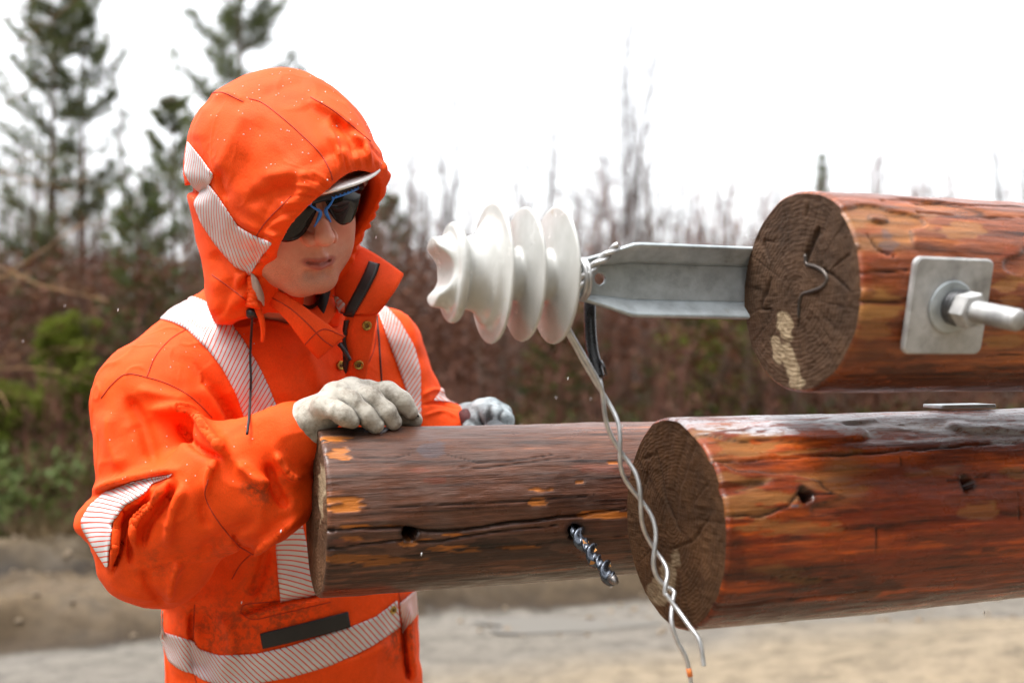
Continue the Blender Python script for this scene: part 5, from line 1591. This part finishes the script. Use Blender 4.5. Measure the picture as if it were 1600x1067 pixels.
# ------------------------------------------------------------------ trees and undergrowth
def rods(P0, P1, R0, R1, sides=4):
    """many tapered rods as one vertex/face array"""
    P0, P1 = np.asarray(P0, float), np.asarray(P1, float)
    R0, R1 = np.asarray(R0, float), np.asarray(R1, float)
    t = P1 - P0; t /= np.linalg.norm(t, axis=1)[:, None] + 1e-9
    ref = np.where(np.abs(t[:, 2:3]) < .9, np.array([[0, 0, 1.0]]), np.array([[1.0, 0, 0]]))
    u = np.cross(ref, t); u /= np.linalg.norm(u, axis=1)[:, None]; w = np.cross(t, u)
    a = np.arange(sides) / sides * 2 * np.pi
    ring = np.cos(a)[None, :, None] * u[:, None, :] + np.sin(a)[None, :, None] * w[:, None, :]
    V = np.concatenate([P0[:, None] + R0[:, None, None] * ring, P1[:, None] + R1[:, None, None] * ring], 1)
    n = len(P0); b = (np.arange(n) * 2 * sides)[:, None]
    k = np.arange(sides); k2 = (k + 1) % sides
    F = np.stack([b + k, b + k2, b + sides + k2, b + sides + k], -1).reshape(-1, 4)
    return V.reshape(-1, 3), F

def needles(C, D, n, ln, wd, rng):
    """tufts of thin leaf-sized quads around points C pointing roughly along D"""
    C = np.repeat(C, n, 0); D = np.repeat(D, n, 0)
    d = D + rng.normal(0, .75, D.shape); d /= np.linalg.norm(d, axis=1)[:, None]
    s = np.cross(d, rng.normal(0, 1, d.shape)); s /= np.linalg.norm(s, axis=1)[:, None]
    L_ = ln * rng.uniform(.6, 1.2, (len(C), 1)); b = C + rng.normal(0, ln * .25, C.shape)
    V = np.stack([b - s * wd, b + s * wd, b + d * L_ + s * wd * .4, b + d * L_ - s * wd * .4], 1).reshape(-1, 3)
    return V, np.arange(len(V)).reshape(-1, 4)

def bark_mat(name, c1, c2):
    m, n, l, p = nt(name)
    co = objco(n)
    r = ramp(n, [(.35, c1), (.65, c2)]); l.new(noise_node(n, l, co, 1, 5, .6, (9, 9, 2.5)), r.inputs[0]); l.new(r.outputs[0], p.inputs["Base Color"])
    p.inputs["Roughness"].default_value = .85
    return m
def leaf_mat(name, c1, c2, trans=.25):
    m, n, l, p = nt(name)
    r = ramp(n, [(.3, c1), (.7, c2)]); l.new(noise_node(n, l, objco(n), 2.2, 5, .7), r.inputs[0]); l.new(r.outputs[0], p.inputs["Base Color"])
    p.inputs["Roughness"].default_value = .7; p.inputs["Specular IOR Level"].default_value = .2
    tr_ = n.new("ShaderNodeBsdfTranslucent"); l.new(r.outputs[0], tr_.inputs[0])
    mx = n.new("ShaderNodeMixShader"); mx.inputs[0].default_value = trans
    l.new(p.outputs[0], mx.inputs[1]); l.new(tr_.outputs[0], mx.inputs[2]); l.new(mx.outputs[0], n["Material Output"].inputs[0])
    return m
PINE_BARK = bark_mat("pine_bark", (.05, .032, .022), (.16, .085, .05))
GREY_BARK = bark_mat("grey_bark", (.045, .036, .033), (.12, .10, .095))
TWIG = bark_mat("red_brown_twig", (.055, .019, .011), (.165, .062, .034))
TWIG_G = bark_mat("grey_brown_twig", (.045, .026, .017), (.14, .085, .055))
TWIG_Y = bark_mat("yellow_brown_twig", (.10, .050, .018), (.24, .13, .05))
NEEDLE = leaf_mat("pine_needles", (.045, .060, .018), (.135, .155, .055))
NEEDLE_Y = leaf_mat("fresh_spruce_needles", (.06, .080, .008), (.21, .25, .03))
NEEDLE_D = leaf_mat("spruce_needles", (.035, .055, .012), (.11, .14, .032))
DRYLEAF = leaf_mat("dry_leaves", (.045, .016, .009), (.14, .055, .028))
DRYGRASS = leaf_mat("dry_grass_blades", (.04, .026, .012), (.14, .095, .045))

def gz1(x, y): return float(ground_z(np.array([x], float), np.array([y], float))[0])

def conifer(name, label, px, d, h, w0, seed, mat, cat="tree", whorl=.50, per=5, droop=.15, nl=.09, nw=.006, nn=7, base=.12, group=None, tilt=0.0, dens=1.0):
    rng = np.random.default_rng(seed)
    x = (px - 800) / FPX * d; z0 = gz1(x, d) - .05
    o = np.array([x, d, z0])
    root = thing(name, o, label, cat, group)
    top = o + np.array([tilt * h, 0, h])
    tp = resample([o, o + (top - o) * .5 + np.array([.05, 0, 0]) * rng.normal(), top], 14)
    v, f = tube(tp, np.linspace(.018 * h ** .5 * 1.6, .006, 14), 8)
    mesh_obj("trunk", v, f, PINE_BARK, root)
    P0, P1, R0, R1, TC, TD = [], [], [], [], [], []
    z = h * base
    while z < h * .985:
        frac = z / h
        Lb = w0 * (1 - frac) ** .75 * (.55 + .45 * min(1, (frac - base) * 5 + .3)) + .06
        a0 = rng.uniform(0, 6.28)
        for k in range(per):
            if rng.random() < .12: continue
            a = a0 + k * 6.283 / per + rng.normal(0, .25)
            L_ = Lb * rng.uniform(.6, 1.25)
            c = np.array([np.interp(z, tp[:, 2] - z0, tp[:, 0]), d, z0 + z + rng.normal(0, .05)])
            dr = np.array([math.cos(a), math.sin(a), 0])
            pitch = .15 + .75 * frac - droop
            pts = []
            m_ = 7
            for i in range(m_ + 1):
                t = i / m_
                pts.append(c + dr * L_ * t + np.array([0, 0, 1]) * L_ * (pitch * t - droop * .5 * math.sin(t * 3.1) + .22 * t * t) + rng.normal(0, .015 * L_, 3))
            pts = np.array(pts)
            rr = np.linspace(.012 * (L_ + .3), .003, m_ + 1)
            P0 += list(pts[:-1]); P1 += list(pts[1:]); R0 += list(rr[:-1]); R1 += list(rr[1:])
            for i in range(1, m_ + 1):
                t = i / m_
                if t < .2: continue
                tan = pts[i] - pts[i - 1]; tan /= np.linalg.norm(tan)
                TC.append(pts[i]); TD.append(tan)
                for sgn in (-1, 1):
                    if rng.random() > .85 * dens + .1: continue
                    sd = np.cross(tan, [0, 0, 1]) * sgn; sl = L_ * .34 * (1.15 - t) * rng.uniform(.5, 1.3) + .05
                    q = pts[i] + (sd * .8 + tan * .6 + np.array([0, 0, .15])) * sl
                    P0.append(pts[i]); P1.append(q); R0.append(.004); R1.append(.002)
                    for s_ in (.45, .8, 1.0):
                        TC.append(pts[i] + (q - pts[i]) * s_); TD.append((q - pts[i]) / (np.linalg.norm(q - pts[i]) + 1e-9))
        z += whorl * rng.uniform(.75, 1.2) * (1.1 - .5 * frac)
    v, f = rods(P0, P1, R0, R1, 4); mesh_obj("branches", v, f, PINE_BARK, root)
    v, f = needles(np.array(TC), np.array(TD), nn, nl, nw, rng); mesh_obj("crown", v, f, mat, root, smooth=False)
    return root

def bare_segments(o, h, seed, spread=.35, thick=.03, levels=3, n1=16, start=.25, up=.9):
    """limbs of a leafless tree"""
    rng = np.random.default_rng(seed)
    P0, P1, R0, R1 = [], [], [], []
    tr_, tr_r = [], []
    p = np.array(o, float); dirn = np.array([rng.normal(0, .03), rng.normal(0, .03), 1.0])
    m_ = 16
    for i in range(m_ + 1):
        tr_.append(p.copy()); tr_r.append(thick * (1 - i / m_) ** .8 + .004)
        dirn += rng.normal(0, .035, 3); dirn[2] = 1; p = p + dirn * h / m_
    tr_ = np.array(tr_)
    def branch(b, dr, L_, r, lev):
        k = 5; q = b.copy(); pts = [q.copy()]
        dd = dr / np.linalg.norm(dr)
        for i in range(k):
            dd = dd + rng.normal(0, .12, 3) + np.array([0, 0, .03]); dd /= np.linalg.norm(dd)
            q = q + dd * L_ / k; pts.append(q.copy())
        rr = np.linspace(r, r * .35, k + 1)
        for i in range(k):
            P0.append(pts[i]); P1.append(pts[i + 1]); R0.append(rr[i]); R1.append(rr[i + 1])
            if lev > 1 and i > 0:
                for rep in range(2 if lev > 2 else 1):
                    nd = dd + rng.normal(0, .55, 3); branch(pts[i], nd, L_ * rng.uniform(.3, .55), rr[i] * .6, lev - 1)
    for j in range(n1):
        t = start + (1 - start) * (j + rng.random()) / n1
        b = np.array([np.interp(t, np.linspace(0, 1, m_ + 1), tr_[:, k]) for k in range(3)])
        a = rng.uniform(0, 6.28)
        dr = np.array([math.cos(a), math.sin(a), up * rng.uniform(.6, 1.4)])
        branch(b, dr, h * spread * (1.15 - t) * rng.uniform(.6, 1.2), max(.006, thick * .42 * (1.1 - t)), levels)
    return tr_, np.array(tr_r), (P0, P1, R0, R1)

def bare_tree(name, label, px, d, h, seed, mat, cat="tree", group=None, **kw):
    x = (px - 800) / FPX * d
    o = np.array([x, d, gz1(x, d) - .05])
    root = thing(name, o, label, cat, group)
    t_, r_, seg = bare_segments(o, h * 1.18, seed, **kw)
    v, f = tube(t_, r_, 7); mesh_obj("trunk", v, f, mat, root)
    v, f = rods(*seg, 3); mesh_obj("crown", v, f, mat, root)
    return root

# conifers that stand out
conifer("pine_tree", "dark green pine whose pointed top is the leftmost of the two close together", 82, 12.5, 6.0, 1.25, 11, NEEDLE)
conifer("pine_tree", "pine standing right beside the leftmost pine, with a slightly lower pointed top", 128, 12.9, 6.0, 1.30, 12, NEEDLE)
conifer("pine_tree", "tall pine rising behind the worker's hood and out of the picture's top edge", 368, 11.0, 6.3, 1.20, 13, NEEDLE, nl=.11)
conifer("pine_tree", "small dark pine directly left of the hood, below the tall pine", 268, 15.0, 4.9, 1.0, 14, NEEDLE)
conifer("spruce_tree", "low yellow green young spruce by the worker's elbow at the thicket's edge", 105, 8.9, 1.55, .62, 15, NEEDLE_Y, whorl=.16, nl=.05, per=6, nn=8)
conifer("spruce_tree", "tiny yellow green spruce seedling at the picture's left edge", 12, 8.7, .95, .36, 16, NEEDLE_Y, whorl=.12, nl=.045, per=6)
conifer("spruce_tree", "slim dark spruce showing left of the worker's shoulder", 215, 10.2, 3.0, .72, 17, NEEDLE_D, whorl=.30, nl=.06, per=5, nn=4)
conifer("spruce_tree", "bushy green spruce seen below the upper pole's sawn end", 1135, 10.5, 2.0, .80, 18, NEEDLE_Y, whorl=.16, nl=.06, per=7)
conifer("spruce_tree", "green spruce seen under the steel bracket, left of the bushy spruce", 1070, 11.4, 1.75, .70, 19, NEEDLE_D, whorl=.18, nl=.06, per=6)
conifer("spruce_tree", "dull green spruce seen below the white insulator", 885, 11.0, 1.65, .6, 20, NEEDLE_D, whorl=.2, nl=.06, per=6)
conifer("spruce_tree", "distant slim spruce tip poking up above the upper pole", 1284, 40.0, 9.0, .55, 21, NEEDLE, whorl=.6, nl=.14, nw=.008, nn=4)
conifer("spruce_tree", "small spruce peeping between hood and far shoulder of the worker", 612, 16.0, 3.4, .8, 22, NEEDLE, whorl=.36, nl=.07, per=5, nn=5)
# leafless birches and aspens
for px, d, h, sd, lab, kw in (
    (690, 18.0, 7.6, 31, "thin bare birch right of the hood, tallest of those left of the insulator", dict(spread=0.224, thick=0.026, n1=25, up=.55)),
    (716, 15.5, 4.6, 32, "short twiggy birch above the insulator's grooved head", dict(spread=0.364, thick=0.026, n1=22, up=.55)),
    (826, 15.0, 6.6, 33, "bare birch with forked limbs rising above the middle insulator shed", dict(spread=0.308, thick=0.028, n1=20, up=.55)),
    (958, 16.0, 6.0, 34, "bare dark birch just above the wire's twisted tail, left in its clump", dict(spread=0.280, thick=0.036, n1=27, up=.55)),
    (986, 17.0, 8.4, 35, "tallest bare birch of the clump above the steel bracket", dict(spread=0.238, thick=0.036, n1=30, up=.55)),
    (1012, 16.4, 5.2, 36, "bare bushy birch on the right of the clump above the steel bracket", dict(spread=0.364, thick=0.028, n1=27, up=.55)),
    (1055, 20.0, 5.2, 37, "faint low bare birch above the bracket's middle", dict(spread=0.280, thick=0.021, n1=17, up=.55)),
    (1110, 24.0, 7.6, 38, "faint slender bare birch left of the upper pole's end", dict(spread=0.196, thick=0.026, n1=20, up=.55)),
    (1202, 26.0, 6.6, 39, "faint distant bare birch rising over the upper pole's sawn end", dict(spread=0.210, thick=0.026, n1=20, up=.55)),
    (1592, 16.0, 6.0, 40, "bare birch at the picture's right edge above the upper pole", dict(spread=0.420, thick=0.026, n1=20, up=.55)),
    (1490, 28.0, 6.2, 41, "very faint bare birch above the square washer", dict(spread=0.280, thick=0.021, n1=15, up=.55)),
    (640, 20.0, 5.6, 42, "faint bare birch close beside the hood's brim", dict(spread=0.280, thick=0.021, n1=17, up=.55)),
    (190, 14.0, 5.2, 43, "bare grey birch between the twin pines and the hood", dict(spread=0.308, thick=0.026, n1=17, up=.55)),
    (20, 16.0, 6.4, 44, "bare birch behind the leftmost pine at the picture's edge", dict(spread=0.350, thick=0.028, n1=20, up=.55))):
    bare_tree("birch_tree", lab, px, d, h, sd, GREY_BARK if d > 14.5 else TWIG, **kw)

# larch standing just outside on the left; its branches reach into the picture
def near_larch():
    o = np.array([-4.0, 5.6, 0.0])
    root = thing("larch_tree", o, "leafless yellow brown larch whose blurred branches reach in from the left edge", "tree")
    tp = resample([o, o + [0.05, 0, 3], o + [.1, .1, 6]], 12)
    v, f = tube(tp, np.linspace(.07, .02, 12), 10); mesh_obj("trunk", v, f, TWIG_Y, root)
    rng = np.random.default_rng(4)
    P0, P1, R0, R1 = [], [], [], []
    def br(pts, r, lev):
        pts = catmull(pts, 12); rr = np.linspace(r, r * .35, 12)
        for i in range(11):
            P0.append(pts[i]); P1.append(pts[i + 1]); R0.append(rr[i]); R1.append(rr[i + 1])
            if lev and i > 2:
                t = pts[i + 1] - pts[i]; t /= np.linalg.norm(t)
                for s in (-1, 1):
                    if rng.random() < .35:
                        L_ = rng.uniform(.10, .26) * lev
                        e = pts[i] + (t * .7 + rng.normal(0, .45, 3)) * L_
                        br([pts[i], (pts[i] + e) / 2 + rng.normal(0, .03, 3), e], rr[i] * .55, lev - 1)
    for pl, r in (([(-200, 520, 5.6), (-60, 470, 5.5), (40, 410, 5.4), (135, 345, 5.3)], .022), ([(-200, 430, 5.6), (-20, 415, 5.3), (60, 445, 5.2), (170, 470, 5.1)], .018),
                  ([(-220, 640, 5.6), (-60, 590, 5.3), (30, 575, 5.2), (95, 580, 5.1)], .013), ([(-220, 600, 5.5), (-50, 590, 5.3), (-5, 610, 5.2), (14, 640, 5.1)], .016),
                  ([(-200, 300, 5.6), (-20, 270, 5.5), (60, 285, 5.4), (110, 300, 5.3)], .010), ([(-200, 160, 5.6), (-40, 95, 5.5), (40, 60, 5.4), (120, 0, 5.3)], .010),
                  ([(-200, 60, 5.6), (-30, 40, 5.6), (30, 20, 5.5), (90, -30, 5.4)], .008), ([(-200, 230, 5.6), (-40, 180, 5.5), (30, 150, 5.4), (80, 90, 5.3)], .007)):
        br([W(*q) for q in pl], r * .55, 2)
    v, f = rods(P0, P1, R0, R1, 4); mesh_obj("crown", v, f, TWIG_Y, root)
near_larch()

# the brown leafless thicket along the track: one mass nobody could count
def thicket(name, label, rows, seed, mat, kind='stuff'):
    rng = np.random.default_rng(seed)
    vs, fs, n = [], [], 0
    for (d0, d1, cnt, h0, h1, th, lv) in rows:
        for k in range(cnt):
            d = rng.uniform(d0, d1); x = rng.uniform(-.62, .62) * d
            hh = rng.uniform(h0, h1)
            z0 = gz1(x, d) - .05
            t_, r_, seg = bare_segments((x, d, z0), hh, int(rng.integers(1e9)), spread=.40, thick=th, levels=lv, n1=12, start=.06, up=1.1)
            v, f = rods(*seg, 3); vs.append(v); fs.append(f + n); n += len(v)
            v, f = rods(t_[:-1], t_[1:], r_[:-1], r_[1:], 4); vs.append(v); fs.append(f + n); n += len(v)
    return tag(mesh_obj(name, np.vstack(vs), np.vstack(fs), mat), label, None, None, kind)
thicket("thicket", "dense red brown leafless thicket along the far side of the track",
        [(7.2, 9.2, 90, .4, 1.4, .012, 3), (9.2, 12, 70, 1.3, 2.9, .018, 3), (12, 16, 90, 2.0, 3.9, .024, 3), (16, 24, 90, 2.4, 5.2, .03, 3)], 50, TWIG)
thicket("brush", "greyer leafless brush mixed through the red brown thicket", [(9.0, 12, 50, 1.4, 2.7, .02, 3), (12, 16, 60, 2.0, 4.2, .028, 3), (16, 24, 55, 2.4, 5.0, .03, 3)], 52, TWIG_G)
thicket("far_wood", "grey brown bare wood far behind the thicket", [(22, 46, 210, 3.2, 7.5, .05, 3)], 51, GREY_BARK)

def leaf_litter(name, label, n, y0, y1, zlo, zhi, mat, seed, size, up=.3):
    rng = np.random.default_rng(seed)
    y = rng.uniform(y0, y1, n); x = rng.uniform(-.62, .62, n) * y
    z = ground_z(x, y) + rng.uniform(zlo, zhi, n) ** 1.0
    C = np.stack([x, y, z], 1)
    D = np.stack([rng.normal(0, 1, n), rng.normal(0, 1, n), rng.normal(up, .6, n)], 1)
    v, f = needles(C, D / np.linalg.norm(D, axis=1)[:, None], 1, size, size * .3, rng)
    return tag(mesh_obj(name, v, f, mat, smooth=False), label, None, None, 'stuff')
leaf_litter("dry_leaves", "withered brown leaves still hanging in the thicket", 42000, 8.6, 16, .05, 2.2, DRYLEAF, 60, .07)
leaf_litter("undergrowth", "dull green mossy undergrowth low in the thicket", 20000, 7.0, 12, .0, .6, NEEDLE_D, 61, .08)
def grass():
    rng = np.random.default_rng(70)
    n = 26000
    y = 6.5 + rng.random(n) ** .8 * 3.2; x = rng.uniform(-.64, .64, n) * y
    keep = vnoise(np.stack([x, y, x * 0], 1), 1.6, 9) > -.25
    x, y = x[keep], y[keep]
    C = np.stack([x, y, ground_z(x, y) - .01], 1)
    D = np.stack([rng.normal(0, .45, len(x)), rng.normal(0, .45, len(x)), np.ones(len(x))], 1)
    v, f = needles(C, D / np.linalg.norm(D, axis=1)[:, None], 2, .20, .005, rng)
    tag(mesh_obj("dry_grass", v, f, DRYGRASS, smooth=False), "tufts of withered yellow grass along the bank", None, None, 'stuff')
    # clods of mud and stones on the bank
    n = 900
    y = np.clip(rng.normal(6.8, .7, n), 5.2, 9); x = rng.uniform(-.62, .62, n) * y
    vs, fs = [], []
    ico = np.array([(0, 0, 1), (.9, 0, .3), (.28, .85, .3), (-.72, .53, .3), (-.72, -.53, .3), (.28, -.85, .3), (.72, .53, -.4), (-.28, .85, -.4), (-.9, 0, -.4), (-.28, -.85, -.4), (.72, -.53, -.4), (0, 0, -1)])
    tri = [(0, 1, 2), (0, 2, 3), (0, 3, 4), (0, 4, 5), (0, 5, 1), (1, 6, 2), (2, 7, 3), (3, 8, 4), (4, 9, 5), (5, 10, 1), (6, 7, 2), (7, 8, 3), (8, 9, 4), (9, 10, 5), (10, 6, 1), (6, 11, 7), (7, 11, 8), (8, 11, 9), (9, 11, 10), (10, 11, 6)]
    z = ground_z(x, y)
    for k in range(n):
        s = rng.uniform(.006, .024)
        vs.append(ico * s * rng.uniform(.6, 1.3, 3) * rng.uniform(.85, 1.15, (12, 1)) + [x[k], y[k], z[k] + s * .2]); fs.append(np.array(tri) + 12 * k)
    tag(mesh_obj("mud_clods", np.vstack(vs), np.vstack(fs), plain("damp_earth", (.16, .12, .08), .9, 0, .5, 12)), "clods of earth thrown up along the track", None, None, 'stuff')
grass()

# a few drops of sleet falling through the picture
def sleet():
    rng = np.random.default_rng(90)
    mb = MB()
    for k in range(70):
        px, py, d = rng.uniform(0, 1600), rng.uniform(0, 1000), rng.uniform(1.05, 2.6)
        c = W(px, py, d)
        v, f = tube([c, c + [.0003, 0, .0011], c + [.0006, 0, .0030], c + [.0008, 0, .0042]], [.0002, .0007, .0006, .0001], 6); mb.add(v, f)
    m, n, l, p = nt("water_drop")
    p.inputs["Base Color"].default_value = (.8, .82, .85, 1); p.inputs["Roughness"].default_value = .1
    tag(mb.build("sleet", m, None), "fine sleet drops falling through the air", None, None, 'stuff')
sleet()

# unseen trees added behind and beside the camera to keep low sky off poles
def add_sky_block():
    rng = np.random.default_rng(44)
    C, D = [], []
    for k in range(64):
        a = rng.uniform(math.radians(150), math.radians(390)); r = rng.uniform(9, 15)
        x, y = r * math.cos(a), r * math.sin(a)
        if y > 3 : continue
        h = rng.uniform(7, 11)
        m_ = 170
        t = rng.random(m_) ** .8
        rad = (1 - t) * 1.7 * rng.random(m_) ** .5; b = rng.uniform(0, 6.28, m_)
        C.append(np.stack([x + rad * np.cos(b), y + rad * np.sin(b), .3 + t * h], 1)); D.append(np.stack([np.cos(b), np.sin(b), np.full(m_, -.2)], 1))
    v, f = needles(np.vstack(C), np.vstack(D), 2, .7, .22, rng)
    tag(mesh_obj("sky_block_trees", v, f, NEEDLE_D, smooth=False), "unseen dark spruces added round the camera to block low sky", None, None, 'stuff')
add_sky_block()
